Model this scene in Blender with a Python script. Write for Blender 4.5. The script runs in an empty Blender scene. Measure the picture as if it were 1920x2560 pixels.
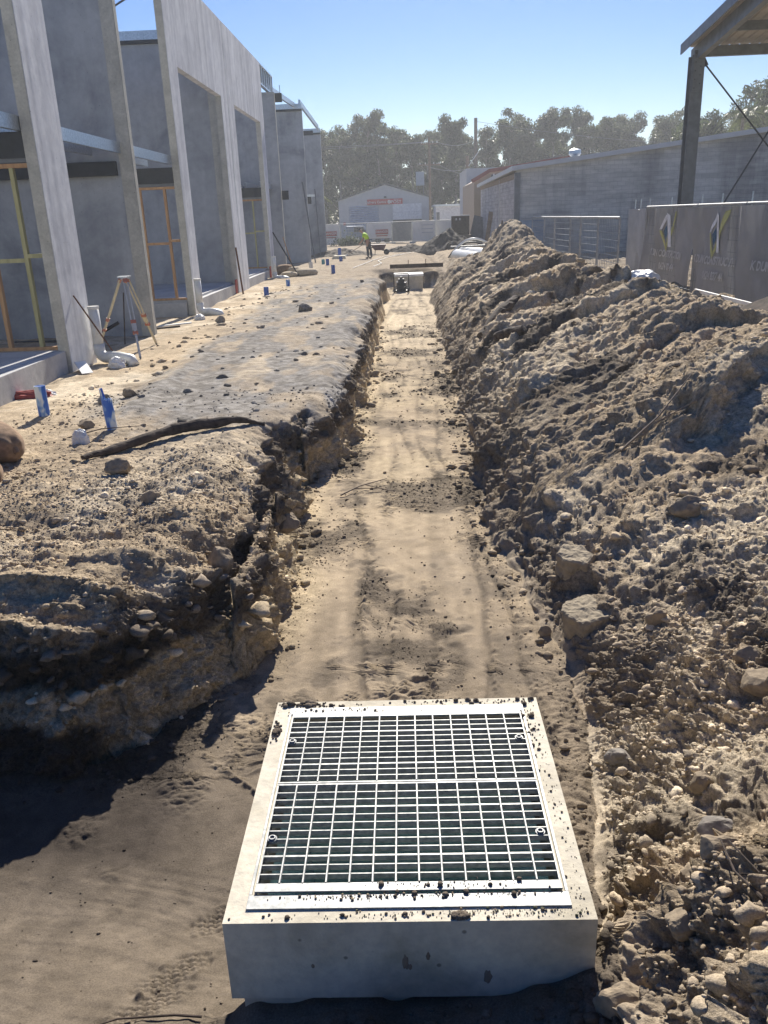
import bpy, math, random
import numpy as np
from mathutils import Vector, Matrix
C = bpy.context.scene.collection
PI = math.pi
rng = np.random.default_rng(7)
random.seed(7)
CAMZ = 2.15
# ------------------------------------------------------------------ noise
def h3(ix, iy, iz, s):
    with np.errstate(over='ignore'):
        n = (ix.astype(np.int64)*374761393 + iy.astype(np.int64)*668265263 + iz.astype(np.int64)*2147483647 + s*1274126177) & 0xffffffff
        n = ((n ^ (n >> 13))*1274126177) & 0xffffffff
        n = ((n ^ (n >> 16))*2246822519) & 0xffffffff
        n = n ^ (n >> 15)
    return (n & 0xffffff)/float(0xffffff)
def vn2(x, y, s=0):
    ix = np.floor(x); iy = np.floor(y); fx = x-ix; fy = y-iy
    fx = fx*fx*fx*(fx*(fx*6-15)+10); fy = fy*fy*fy*(fy*(fy*6-15)+10)
    z = np.zeros_like(ix)
    a = h3(ix, iy, z, s); b = h3(ix+1, iy, z, s); c = h3(ix, iy+1, z, s); d = h3(ix+1, iy+1, z, s)
    return ((a+(b-a)*fx)*(1-fy)+(c+(d-c)*fx)*fy)*2-1
def vn3(x, y, z, s=0):
    ix = np.floor(x); iy = np.floor(y); iz = np.floor(z); fx = x-ix; fy = y-iy; fz = z-iz
    fx = fx*fx*(3-2*fx); fy = fy*fy*(3-2*fy); fz = fz*fz*(3-2*fz)
    r = 0
    for dz, wz in ((0, 1-fz), (1, fz)):
        for dy, wy in ((0, 1-fy), (1, fy)):
            a = h3(ix, iy+dy, iz+dz, s); b = h3(ix+1, iy+dy, iz+dz, s)
            r = r+(a+(b-a)*fx)*wy*wz
    return r*2-1
def fbm2(x, y, o=4, s=0, g=.5):
    r = 0; a = 1; t = 0
    for k in range(o):
        r = r+a*vn2(x*2**k+k*13.7, y*2**k+k*7.3, s+k); t += a; a *= g
    return r/t
def ridg2(x, y, o=3, s=0):
    r = 0; a = 1; t = 0
    for k in range(o):
        r = r+a*(1-2*np.abs(vn2(x*2**k+k*13.7, y*2**k+k*7.3, s+k))); t += a; a *= .5
    return r/t
def clod2(x, y, s=0, fill=.75):
    """hemispherical lumps, one per jittered cell"""
    ix = np.floor(x); iy = np.floor(y); out = np.zeros_like(x)
    for dx in (-1, 0, 1):
        for dy in (-1, 0, 1):
            cx = ix+dx; cy = iy+dy; z = np.zeros_like(cx)
            px = cx+h3(cx, cy, z, s); py = cy+h3(cx, cy, z+1, s); q = h3(cx, cy, z+2, s)
            rr = .25+.5*h3(cx, cy, z+3, s)
            rr = np.where(q < fill, rr, 0)
            v = rr*rr-(x-px)**2-(y-py)**2
            out = np.maximum(out, np.sqrt(np.maximum(v, 0)))
    return out
def sm(a, b, x):
    t = np.clip((x-a)/(b-a), 0, 1); return t*t*(3-2*t)
# ------------------------------------------------------------------ materials
def mat(name): 
    m = bpy.data.materials.new(name); m.use_nodes = True; nt = m.node_tree
    return m, nt, nt.nodes['Principled BSDF']
def N(nt, t, **kw):
    n = nt.nodes.new(t)
    for k, v in kw.items():
        if k in n.inputs: n.inputs[k].default_value = v
        else: setattr(n, k, v)
    return n
def L(nt, a, b): nt.links.new(a, b)
def ramp(nt, fac, stops):
    r = nt.nodes.new('ShaderNodeValToRGB'); e = r.color_ramp.elements
    while len(e) < len(stops): e.new(.5)
    for el, (p, c) in zip(e, stops):
        el.position = p; el.color = (*c, 1) if len(c) == 3 else c
    L(nt, fac, r.inputs[0]); return r.outputs[0]
def noise(nt, scale, detail=4, rough=.55, vec=None, dist=0):
    n = N(nt, 'ShaderNodeTexNoise', Scale=scale, Detail=detail, Roughness=rough, Distortion=dist)
    if vec is not None: L(nt, vec, n.inputs['Vector'])
    return n.outputs['Fac']
def coords(nt, scale=(1, 1, 1), rot=(0, 0, 0)):
    g = N(nt, 'ShaderNodeNewGeometry'); mp = N(nt, 'ShaderNodeMapping')
    mp.inputs['Scale'].default_value = scale; mp.inputs['Rotation'].default_value = rot
    L(nt, g.outputs['Position'], mp.inputs[0]); return mp.outputs[0]
def bump(nt, b, h, strength=.3, dist=.01):
    n = N(nt, 'ShaderNodeBump', Strength=strength, Distance=dist)
    L(nt, h, n.inputs['Height']); L(nt, n.outputs[0], b.inputs['Normal']); return n
def simple(name, c1, c2=None, scale=8, rough=.7, metal=0, bmp=0, bd=.005, sc=(1, 1, 1), lo=.35, hi=.65, detail=5, spec=.5):
    m, nt, b = mat(name); c2 = c2 or tuple(v*.75 for v in c1)
    v = coords(nt, sc); f = noise(nt, scale, detail, .6, v)
    L(nt, ramp(nt, f, [(lo, c2), (hi, c1)]), b.inputs['Base Color'])
    b.inputs['Roughness'].default_value = rough; b.inputs['Metallic'].default_value = metal
    b.inputs['Specular IOR Level'].default_value = spec
    if bmp: bump(nt, b, f, bmp, bd)
    return m
def concrete(name, base, blotch, scale=.6, streak=0, pits=.3, rough=.85):
    m, nt, b = mat(name)
    v = coords(nt); v2 = coords(nt, (2.6, 2.6, .16))
    f1 = noise(nt, scale, 6, .6, v, .8); f2 = noise(nt, scale*9, 5, .65, v); f3 = noise(nt, 1.2, 5, .6, v2)
    c = ramp(nt, f1, [(.32, blotch), (.52, base), (.72, tuple(min(1, k*1.16) for k in base))])
    mx = N(nt, 'ShaderNodeMix', data_type='RGBA', blend_type='MULTIPLY'); mx.inputs[0].default_value = 1
    L(nt, c, mx.inputs[6]); L(nt, ramp(nt, f2, [(.3, (.84, .84, .85)), (.65, (1.05, 1.05, 1.03))]), mx.inputs[7])
    o = mx.outputs[2]
    if streak:
        m2 = N(nt, 'ShaderNodeMix', data_type='RGBA', blend_type='MULTIPLY'); m2.inputs[0].default_value = streak
        L(nt, o, m2.inputs[6]); L(nt, ramp(nt, f3, [(.35, (.72, .73, .76)), (.6, (1.06, 1.06, 1.06))]), m2.inputs[7]); o = m2.outputs[2]
    vo = N(nt, 'ShaderNodeTexVoronoi', Scale=9.0); L(nt, v, vo.inputs['Vector'])
    m3 = N(nt, 'ShaderNodeMix', data_type='RGBA', blend_type='MULTIPLY'); m3.inputs[0].default_value = 1
    L(nt, o, m3.inputs[6]); L(nt, ramp(nt, vo.outputs['Distance'], [(.045, (.45, .45, .45)), (.08, (1, 1, 1))]), m3.inputs[7])
    L(nt, m3.outputs[2], b.inputs['Base Color']); b.inputs['Roughness'].default_value = rough
    ad = N(nt, 'ShaderNodeMath', operation='ADD'); L(nt, f2, ad.inputs[0]); L(nt, f3, ad.inputs[1])
    bump(nt, b, ad.outputs[0], .35, .012)
    return m
M = {}
def soil_mat():
    m, nt, b = mat('soil')
    a = N(nt, 'ShaderNodeAttribute', attribute_name='soilcol'); v = coords(nt)
    f = noise(nt, 150, 6, .75, v); f2 = noise(nt, 9, 7, .72, v); f3 = noise(nt, 26, 6, .78, v)
    mx = N(nt, 'ShaderNodeMix', data_type='RGBA', blend_type='MULTIPLY'); mx.inputs[0].default_value = 1
    L(nt, a.outputs['Color'], mx.inputs[6]); L(nt, ramp(nt, f, [(.32, (.62, .60, .58)), (.66, (1.28, 1.28, 1.28))]), mx.inputs[7])
    m2 = N(nt, 'ShaderNodeMix', data_type='RGBA', blend_type='MULTIPLY'); L(nt, a.outputs['Alpha'], m2.inputs[0])
    L(nt, mx.outputs[2], m2.inputs[6]); L(nt, ramp(nt, f3, [(.36, (.55, .54, .53)), (.60, (1.2, 1.2, 1.2))]), m2.inputs[7])
    L(nt, m2.outputs[2], b.inputs['Base Color']); b.inputs['Roughness'].default_value = 1; b.inputs['Specular IOR Level'].default_value = .1
    b1 = bump(nt, b, f, .45, .006)
    b2 = N(nt, 'ShaderNodeBump', Distance=.035); L(nt, f2, b2.inputs['Height']); L(nt, a.outputs['Alpha'], b2.inputs['Strength'])
    b3 = N(nt, 'ShaderNodeBump', Distance=.022); L(nt, f3, b3.inputs['Height']); L(nt, a.outputs['Alpha'], b3.inputs['Strength']); L(nt, b2.outputs[0], b3.inputs['Normal']); L(nt, b3.outputs[0], b1.inputs['Normal'])
    return m
M['soil'] = soil_mat()
M['panel_lit'] = concrete('lit_panel_concrete', (.66, .67, .69), (.54, .55, .58), .5, 1.0)  # panel concrete painted paler for the sunlit facade
M['panel'] = concrete('shaded_panel_concrete', (.37, .39, .415), (.22, .24, .27), .45, .35)  # same concrete painted darker for the walls in shade
M['slab'] = concrete('slab_concrete', (.42, .42, .42), (.33, .33, .34), 1.0)
M['pit'] = concrete('pit_concrete', (.61, .555, .44), (.44, .395, .30), 3.0)
M['edge'] = concrete('panel_edge_concrete', (.46, .45, .40), (.38, .37, .33), 3.0)
M['galv'] = simple('galvanised_steel', (.62, .66, .7), (.42, .46, .5), 25, .38, .85, .05)
M['galv_bright'] = simple('galvanised_grate', (.36, .36, .35), (.19, .20, .20), 45, .55, .35, .1, .002)
M['steel_dark'] = simple('primed_steel', (.035, .042, .05), (.022, .027, .034), 6, .6, 0)
M['steel_grey'] = simple('grey_painted_steel', (.16, .175, .19), (.11, .12, .135), 5, .5, .1)
M['pine'] = simple('pine_timber', (.50, .30, .15), (.36, .20, .10), 3, .75, 0, .1, sc=(4, 4, .6))
M['pine_green'] = simple('treated_pine', (.45, .42, .22), (.33, .31, .16), 3, .75, 0, sc=(4, 4, .6))
M['pvc'] = simple('white_pvc', (.74, .74, .70), (.62, .61, .56), 9, .35)
M['rust'] = simple('rusty_steel', (.16, .075, .035), (.08, .035, .02), 20, .85)
M['rust_lt'] = simple('ochre_rust', (.30, .17, .07), (.15, .08, .04), 20, .85)
M['black'] = simple('black_plastic', (.02, .02, .022), (.014, .014, .015), 10, .5)
M['white'] = simple('white_paint', (.78, .78, .76), (.68, .68, .66), 6, .6)
M['hessian'] = simple('sandbag_hessian', (.30, .20, .125), (.18, .12, .075), 14, 1, 0, .4, .01)
M['hessian_lt'] = simple('pale_sandbag', (.50, .42, .30), (.36, .30, .21), 14, 1, 0, .4, .01)
M['wood_dark'] = simple('buried_log_bark', (.09, .065, .05), (.035, .026, .02), 9, .95, 0, .5, .02, sc=(1, 1, 1))
M['wood'] = simple('grey_timber', (.27, .21, .15), (.16, .12, .09), 6, .85, 0, .2)
M['rock'] = simple('stone', (.33, .265, .185), (.20, .16, .115), 22, .95, 0, .7, .01, detail=8, spec=.2)
M['rock_grey'] = simple('grey_stone', (.30, .27, .235), (.17, .155, .135), 22, .95, 0, .7, .01, detail=8, spec=.2)
M['plasticbag'] = simple('crumpled_white_plastic', (.78, .78, .76), (.62, .62, .6), 12, .4)
M['blue'] = simple('blue_paint', (.02, .10, .42), (.015, .07, .3), 6, .5)
M['teal'] = simple('teal_paint', (.05, .28, .32), (.03, .2, .25), 6, .5)
M['red'] = simple('red_plastic', (.42, .07, .06), (.25, .04, .035), 8, .6)
def pit_inside():
    m, nt, b = mat('damp_green_pit_interior'); v = coords(nt, (1, 1, 1), (0, 0, .7)); f = noise(nt, 5, 5, .6, v, 1.5)
    L(nt, ramp(nt, f, [(.3, (.36, .52, .48)), (.7, (.48, .66, .61))]), b.inputs['Base Color']); b.inputs['Roughness'].default_value = .55
    return m
M['pit_in'] = pit_inside()
def sprayed():
    m, nt, b = mat('blue_sprayed_pvc'); v = coords(nt, (1, 1, .35)); f = noise(nt, 9, 2, .5, v, .3)
    L(nt, ramp(nt, f, [(.50, (.68, .72, .70)), (.55, (.25, .42, .65)), (.60, (.02, .13, .50))]), b.inputs['Base Color']); b.inputs['Roughness'].default_value = .4
    return m
M['spray'] = sprayed()
# ------------------------------------------------------------------ objects
ORG = {}
def tag(o, label=None, cat=None, group=None, kind=None):
    if label: o['label'] = label
    if cat: o['category'] = cat
    if group: o['group'] = group
    if kind: o['kind'] = kind
    return o
def thing(name, label, cat, loc=(0, 0, 0), group=None, rz=0):
    o = bpy.data.objects.new(name, None); C.objects.link(o); o.location = loc; o.rotation_euler = (0, 0, rz)
    o.empty_display_size = .1; ORG[o.name] = Vector(loc)
    return tag(o, label, cat, group)
def mesh_obj(name, V, F, m, parent=None, smooth=False, org=None):
    """V in world coordinates; the object's origin is put at org (or the parent's origin)"""
    me = bpy.data.meshes.new(name); o0 = Vector(org) if org is not None else (ORG[parent.name] if parent else Vector((0, 0, 0)))
    V = [(v[0]-o0[0], v[1]-o0[1], v[2]-o0[2]) for v in V]
    me.from_pydata(V, [], F); me.materials.append(m)
    if smooth: me.polygons.foreach_set('use_smooth', [True]*len(me.polygons))
    me.update(); o = bpy.data.objects.new(name, me); C.objects.link(o)
    if parent:
        o.parent = parent; o.location = o0-ORG[parent.name]
    else: o.location = o0
    ORG[o.name] = o0
    return o
class MB:
    def __init__(s): s.v = []; s.f = []
    def add(s, V, F):
        n = len(s.v); s.v += [tuple(v) for v in V]; s.f += [tuple(i+n for i in f) for f in F]; return s
    def box(s, x0, x1, y0, y1, z0, z1):
        V = [(x, y, z) for z in (z0, z1) for y in (y0, y1) for x in (x0, x1)]
        return s.add(V, [(0, 2, 3, 1), (4, 5, 7, 6), (0, 1, 5, 4), (2, 6, 7, 3), (0, 4, 6, 2), (1, 3, 7, 5)])
    def bar(s, a, b, w, h, up=(0, 0, 1)):
        a = Vector(a); b = Vector(b); d = (b-a).normalized(); up = Vector(up)
        if abs(d.dot(up)) > .98: up = Vector((1, 0, 0))
        r = d.cross(up).normalized(); u = r.cross(d)
        V = [p+r*i*w/2+u*j*h/2 for p in (a, b) for j in (-1, 1) for i in (-1, 1)]
        return s.add(V, [(0, 2, 3, 1), (4, 5, 7, 6), (0, 1, 5, 4), (2, 6, 7, 3), (0, 4, 6, 2), (1, 3, 7, 5)])
    def tube(s, pts, r, n=10, cap=True, inner=None):
        pts = [Vector(p) for p in pts]; rr = r if isinstance(r, (list, tuple)) else [r]*len(pts)
        rings = []; prev = None
        for i, p in enumerate(pts):
            d = (pts[min(i+1, len(pts)-1)]-pts[max(i-1, 0)]).normalized()
            ref = Vector((0, 0, 1)) if abs(d.z) < .9 else Vector((0, 1, 0))
            if prev is not None: 
                a = prev-d*prev.dot(d); a = a.normalized() if a.length > 1e-6 else d.cross(ref).normalized()
            else: a = d.cross(ref).normalized()
            prev = a; b = d.cross(a)
            rings.append([p+(a*math.cos(2*PI*k/n)+b*math.sin(2*PI*k/n))*rr[i] for k in range(n)])
        V = [v for g in rings for v in g]; F = []
        for i in range(len(pts)-1):
            for k in range(n):
                F.append((i*n+k, i*n+(k+1) % n, (i+1)*n+(k+1) % n, (i+1)*n+k))
        if cap: F.append(tuple(range(n))[::-1]); F.append(tuple((len(pts)-1)*n+k for k in range(n)))
        return s.add(V, F)
    def prism(s, poly, axis, a, b):
        """poly 2d extruded along axis ('x','y','z') from a to b"""
        def P(p, t): return {'x': (t, p[0], p[1]), 'y': (p[0], t, p[1]), 'z': (p[0], p[1], t)}[axis]
        n = len(poly); V = [P(p, a) for p in poly]+[P(p, b) for p in poly]
        F = [tuple(range(n))[::-1], tuple(range(n, 2*n))]+[(i, (i+1) % n, n+(i+1) % n, n+i) for i in range(n)]
        return s.add(V, F)
    def build(s, name, m, parent=None, smooth=False, org=None, bevel=0):
        o = mesh_obj(name, s.v, s.f, m, parent, smooth, org)
        if bevel:
            md = o.modifiers.new('b', 'BEVEL'); md.width = bevel; md.segments = 2; md.limit_method = 'ANGLE'
        return o
def grid_wall(us, vs, holes, axis, t0, t1):
    """solid wall on a (u,v=z) grid with rectangular holes; axis 'x': plane normal x, u=y ; axis 'y': u=x"""
    b = MB()
    def P(u, v, t): return (t, u, v) if axis == 'x' else (u, t, v)
    def solid(i, j):
        if i < 0 or j < 0 or i >= len(us)-1 or j >= len(vs)-1: return False
        cu = (us[i]+us[i+1])/2; cv = (vs[j]+vs[j+1])/2
        return not any(h[0] < cu < h[1] and h[2] < cv < h[3] for h in holes)
    for i in range(len(us)-1):
        for j in range(len(vs)-1):
            if not solid(i, j): continue
            u0, u1, v0, v1 = us[i], us[i+1], vs[j], vs[j+1]
            b.add([P(u0, v0, t0), P(u1, v0, t0), P(u1, v1, t0), P(u0, v1, t0)], [(0, 1, 2, 3)])
            b.add([P(u0, v0, t1), P(u1, v0, t1), P(u1, v1, t1), P(u0, v1, t1)], [(3, 2, 1, 0)])
            if not solid(i-1, j): b.add([P(u0, v0, t0), P(u0, v1, t0), P(u0, v1, t1), P(u0, v0, t1)], [(0, 1, 2, 3)])
            if not solid(i+1, j): b.add([P(u1, v0, t0), P(u1, v1, t0), P(u1, v1, t1), P(u1, v0, t1)], [(3, 2, 1, 0)])
            if not solid(i, j-1): b.add([P(u0, v0, t0), P(u1, v0, t0), P(u1, v0, t1), P(u0, v0, t1)], [(3, 2, 1, 0)])
            if not solid(i, j+1): b.add([P(u0, v1, t0), P(u1, v1, t0), P(u1, v1, t1), P(u0, v1, t1)], [(0, 1, 2, 3)])
    return b
def text(name, body, size, m, parent, mtx, ext=.004, shear=0, warp=None, sx=1, bold=0):
    cu = bpy.data.curves.new(name, 'FONT'); cu.body = body; cu.size = size; cu.extrude = ext; cu.align_x = 'CENTER'; cu.align_y = 'CENTER'; cu.shear = shear; cu.resolution_u = 3; cu.offset = bold
    tmp = bpy.data.objects.new('tmp_text', cu); C.objects.link(tmp)
    dg = bpy.context.evaluated_depsgraph_get(); me = bpy.data.meshes.new_from_object(tmp.evaluated_get(dg))
    bpy.data.objects.remove(tmp)
    V = []
    for v in me.vertices:
        p = mtx @ Vector((v.co.x*sx, v.co.y, v.co.z))
        if warp: p = Vector(warp(p))
        V.append(p)
    F = [tuple(p.vertices) for p in me.polygons]
    return mesh_obj(name, V, F, m, parent)
exec_parts = True
#@@TERRAIN@@
# ------------------------------------------------------------------ terrain
LB = np.array([(-40, 3.2), (-6, 3.75), (-2.9, 3.95), (-1.95, 3.80), (-1.6, 4.08), (-1.40, 4.45), (-1.17, 4.85), (-.98, 5.5), (-.93, 6.1), (-1.08, 6.7), (-1.12, 7.5), (-1.2, 8.4), (-1.12, 9.3), (-.82, 9.9), (-.72, 11), (-.78, 12), (-.68, 14), (-.74, 16), (-.66, 19), (-.70, 22), (-.62, 25), (-.7, 28), (-.6, 31), (-.74, 33.2), (-.9, 34), (-.9, 36.6), (-.2, 36.9), (.6, 36.7), (1.5, 36.8), (1.7, 38), (1.7, 400), (-40, 400)])
RFY = np.array([-20, 1.0, 1.9, 2.6, 3.4, 4.3, 5.1, 6.0, 6.7, 7.75, 9, 10.9, 14, 17.4, 22, 26.6, 33, 34.5, 36.5, 400])
RFX = np.array([.45, .5, .62, .78, .92, 1.02, 1.05, .93, .84, .70, .78, .87, .86, .93, .90, .97, 1.0, 1.45, 1.6, 1.7])
def sd_poly(px, py, poly):
    d = np.full(px.shape, 1e9); inside = np.zeros(px.shape, bool); n = len(poly)
    for i in range(n):
        ax, ay = poly[i]; bx, by = poly[(i+1) % n]; ex, ey = bx-ax, by-ay
        t = np.clip(((px-ax)*ex+(py-ay)*ey)/(ex*ex+ey*ey), 0, 1)
        d = np.minimum(d, (px-ax-t*ex)**2+(py-ay-t*ey)**2)
        c = ((ay > py) != (by > py)) & (px < (bx-ax)*(py-ay)/(by-ay+1e-12)+ax); inside ^= c
    return np.where(inside, 1, -1)*np.sqrt(d)
RH_Y = [-20, 3, 6, 9, 10.5, 12, 13.6, 16, 18.4, 21, 24.5, 28, 31, 32.8, 34.5, 36.5, 39, 44, 400]
RH = [.45, .5, .45, .42, .40, .50, .42, .52, .72, .52, .55, .85, 1.38, 1.62, 1.35, .8, .35, .02, 0]
def zfar(y): return np.interp(y, [40, 50, 66, 105, 400], [0, -.08, -.3, -.5, -.5])
def base(x, y):
    """smooth terrain; returns z, bank-left mask, d right, etc."""
    wob = fbm2(x*1.6, y*1.6, 3, 5)*.11+fbm2(x*6, y*6, 2, 9)*.03
    dl = sd_poly(x, y, LB)+wob*np.interp(y, [4, 40], [1, 1.3])
    xf = np.interp(y, RFY, RFX)
    dr = x-xf+(fbm2(x*1.3+3, y*1.3, 3, 15)*.12+fbm2(x*5, y*5, 3, 19)*.05)*(.55+.45*sm(1.5, 5, y))
    # floor
    fl = -.75+fbm2(x*.9, y*.5, 3, 21)*.03
    fl = fl+.34*sm(3.0, 1.5, y)+.24*sm(1.7, .9, y)+.2*sm(-1.0, -3.5, x)*sm(3.0, 2.0, y)
    fl = fl+(.22+.06*fbm2(x*7, y*7, 3, 8))*np.exp(-((x+2.45)/.30)**2-((y-3.02)/.16)**2)
    # spoil against the front of the pit
    fl = fl+(.36+.05*fbm2(x*5, y*5, 2, 3))*np.exp(-((y-1.45)/.34)**2)*np.exp(-((x+.05)/.75)**4)*sm(.5, 1.2, y)
    fr = -.13+.07*fbm2(x*4, y*4, 3, 4)+.20*sm(.15, .65, x)-.05*sm(.1, -.5, x)
    fl = fl+(np.maximum(fr, fl)-fl)*sm(2.1, 1.9, y)*sm(-.85, -.50, x)
    # left bank
    wl = np.where(y < 4.6, .30, .16)
    wl = np.where(x < -1.2, .34, wl)
    sl = sm(-.02, 1, dl/wl)
    sl = np.where(dl > 0, .12*sm(0, .04, dl)+.88*sl, sl)
    tl = zfar(y)+.05*fbm2(x*.7, y*.7, 3, 31)
    near = sm(9, 6, y)*sm(-4.5, -2.5, x)
    tl = tl+near*(.075*ridg2(x*.5, y*2.3+x*.45, 3, 33)+.05*fbm2(x*1.9, y*2.3, 3, 35)-.02)
    tl = tl-(.20+.08*fbm2(x*1.5, y*1.5, 2, 37))*sm(.75, .0, dl)*sm(4.5, 5.4, y)+.10*sm(.3, .7, dl)*sm(1.3, .8, dl)*sm(10, 6, y)
    # gravel windrow and edge berm further back
    gx = -3.25+.25*np.sin(y*.35)
    tl = tl+.07*np.exp(-((x-gx)/.22)**2)*sm(8.5, 10, y)*sm(16, 13, y)
    tl = tl+(.10+.05*fbm2(x*2, y*1.5, 2, 41))*np.exp(-((dl-.35)/.28)**2)*sm(7.5, 9, y)*sm(36, 30, y)
    tl = tl+.06*np.maximum(0, fbm2(x*1.1, y*1.1, 3, 43))*sm(26, 34, y)
    tl = tl-.02*sm(-5.15, -5.5, x)
    # right bank
    R = np.interp(y, RH_Y, RH)
    d = np.maximum(dr, 0)
    D = np.array([0, .10, .28, .5, .8, 1.2, 2.0, 2.6, 3.1, 3.5, 4.1, 4.8, 5.6, 7])
    A = np.array([-.75, -.60, -.37, -.16, .0, .08, .12, .14, .15, .14, .1, .04, 0, 0]); B = np.array([0, 0, 0, .02, .05, .12, .40, .72, .88, .80, .5, .18, .02, 0])
    B2 = np.array([0, 0, 0, .04, .10, .22, .5, .8, .9, .8, .5, .18, .02, 0])
    zf = np.interp(d, D, A)+R*np.interp(d, D, B)*(1-.65*sm(29, 33, y)*sm(2.7, 1.7, d))
    A3 = np.array([-.75, -.70, -.55, -.38, -.20, .0, .26, .4, .5, .5, .5, .5, .5, .5])
    zn = np.interp(d, D, A3)+.22*sm(3.1, 2.0, y)*sm(0, .45, d)
    kn = sm(8.5, 5.2, y); zr = zf*(1-kn)+zn*kn
    # scarps facing the camera
    sc = y-(7.5+.5*np.sin(x*2.1)+.35*fbm2(x*1.5, x*0+2, 2, 51))
    zr = zr+(.34*sm(-.12, .1, sc)-.34*sm(.1, 2.6, sc))*sm(1.1, 2.0, d)
    sc = y-(10.6+.6*np.sin(x*1.7+1))
    zr = zr+(.30*sm(-.15, .1, sc)-.30*sm(.1, 3, sc))*sm(1.6, 2.6, d)
    for (yy, xx, aa) in ((14.0, 2.2, .28), (17.6, 2.0, .30), (21.5, 2.1, .3), (26, 2.2, .35)):
        sc = y-(yy+.7*np.sin(x*1.3+yy)-.25*(x-3))
        zr = zr+(aa*sm(-.2, .1, sc)-aa*sm(.1, 3.2, sc))*sm(xx-1.2, xx, d)*sm(4.2, 3.2, d)
    slope = sm(.35, .9, d)*sm(4.6, 3.4, d)*sm(46, 38, y)
    q = y-.8*x; w = .5*fbm2(x*.8, y*.8, 2, 61)
    fs = sm(6, 9, y)
    zr = zr+slope*fs*(.22*(ridg2(q*.7+w, x*.25, 2, 63)-.15)+.12*ridg2(q*2.1+w*2, x*.6, 3, 65)*np.interp(y, [8, 30], [1, 1.6]))
    zr = zr+slope*(1-fs)*(.07*fbm2(x*1.7, y*2.2, 3, 67)+.05*ridg2(x*.8, y*1.7, 2, 69))
    zr = zr+sm(3.5, 6, d)*.05*fbm2(x*.8, y*.8, 3, 71)+zfar(y)*sm(4, 7, d)
    zr = np.where(y > 40, np.maximum(zr, -5), zr)
    # right of x>7 flat
    side = (dr > 0)
    sr = sm(0, .12, dr)
    zr_b = zr
    kfar = sm(36, 38, y)
    z = fl.copy()
    z = z+(tl-fl)*sl
    z = np.where(side & (dl <= 0.0), np.maximum(fl, fl+(zr_b-(-.75))*1.0), z)
    far = np.where(x > 1.2, np.maximum(tl, zr+zfar(y)), tl)
    z = z*(1-kfar)+far*kfar
    # pit footprint
    inp = sm(-.56, -.50, x)*sm(.49, .43, x)*sm(1.90, 1.98, y)*sm(3.02, 2.94, y)
    z = z-inp*.25-np.where((inp > 0) & (z > -.7), (z+.7), 0)*inp
    return z, dl, dr, sl
def make_rows():
    ys = [ -14, -9, -5, -3, -2, -1.4, -.9, -.5, -.2, 0, .15, .3, .42, .52, .6]
    y = .66
    while y < 8:
        ys.append(y); dy = (y*y+4.0)/2.0/820*.95
        if 3.3 < y < 4.75: dy = min(dy, .0042)
        if 7.0 < y: dy = min(dy, .02)
        y += dy
    while y < 37: ys.append(y); y += .017+.0030*(y-8)
    while y < 70: ys.append(y); y += .1+.006*(y-37)
    while y < 130: ys.append(y); y += .5+.02*(y-70)
    while y < 900: ys.append(y); y += (y-100)*.15
    return np.array(ys)
YS = make_rows(); NI = 960
def build_grid():
    X = np.zeros((len(YS), NI))
    S = np.linspace(0, 1, 420)
    for a in range(0, len(YS), 60):
        yb = YS[a:a+60]; dist = np.sqrt(yb**2+4.4)
        x0 = -(.585*dist+.5); x1 = .555*dist+.5
        xs = x0[:, None]+(x1-x0)[:, None]*S[None, :]
        yy = np.repeat(yb[:, None], len(S), 1)
        z = base(xs, yy)[0]
        dx = np.diff(xs, axis=1); dz = np.abs(np.diff(z, axis=1))
        w = dx+dz*1.5*np.clip(1.2-yb/60, .3, 1)[:, None]; cum = np.concatenate([np.zeros((len(yb), 1)), np.cumsum(w, 1)], 1)
        for k in range(len(yb)):
            c = cum[k]/cum[k, -1]
            X[a+k, 12:-12] = np.interp(np.linspace(0, 1, NI-24), c, xs[k])
            for q in range(12):
                t = (12-q)/12.
                X[a+k, q] = X[a+k, 12]-(t**2.5)*(420)-t*1.0; X[a+k, NI-1-q] = X[a+k, NI-13]+(t**2.5)*420+t*1.0
    # smooth the parametrisation over rows a little
    for _ in range(2): X[1:-1] = (X[:-2]+2*X[1:-1]+X[2:])/4
    Y = np.repeat(YS[:, None], NI, 1)
    return X, Y
GX, GY = build_grid()
CH = [slice(k, min(k+48, len(YS))) for k in range(0, len(YS), 48)]
Z0, DL, DR, SL = (np.concatenate(t) for t in zip(*[base(GX[s], GY[s]) for s in CH]))
def grads(X, Y, Z):
    P = np.stack([X, Y, Z], -1)
    du = np.gradient(P, axis=1); dv = np.gradient(P, axis=0)
    n = np.cross(du, dv); n /= (np.linalg.norm(n, axis=-1, keepdims=True)+1e-12)
    n[n[..., 2] < 0] *= -1
    return n
NR = grads(GX, GY, Z0)
for _ in range(3):
    NR[1:-1, 1:-1] = (NR[:-2, 1:-1]+NR[2:, 1:-1]+NR[1:-1, :-2]+NR[1:-1, 2:]+NR[1:-1, 1:-1]*2)/6
NR /= np.linalg.norm(NR, axis=-1, keepdims=True)
SP = np.maximum(np.abs(np.gradient(GX, axis=1)), np.abs(np.gradient(GY, axis=0)))
def col(c): return np.array(c)[None, None, :]
def mixc(a, b, t): return a+(b-a)*t[..., None]
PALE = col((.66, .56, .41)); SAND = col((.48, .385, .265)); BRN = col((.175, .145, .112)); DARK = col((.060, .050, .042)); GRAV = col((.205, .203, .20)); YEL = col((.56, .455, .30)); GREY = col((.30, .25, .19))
TRK = ((0, -.28), (1.3, .22), (2.2, .5), (.6, -.05), (3.3, -.5), (4.4, .68))
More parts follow.
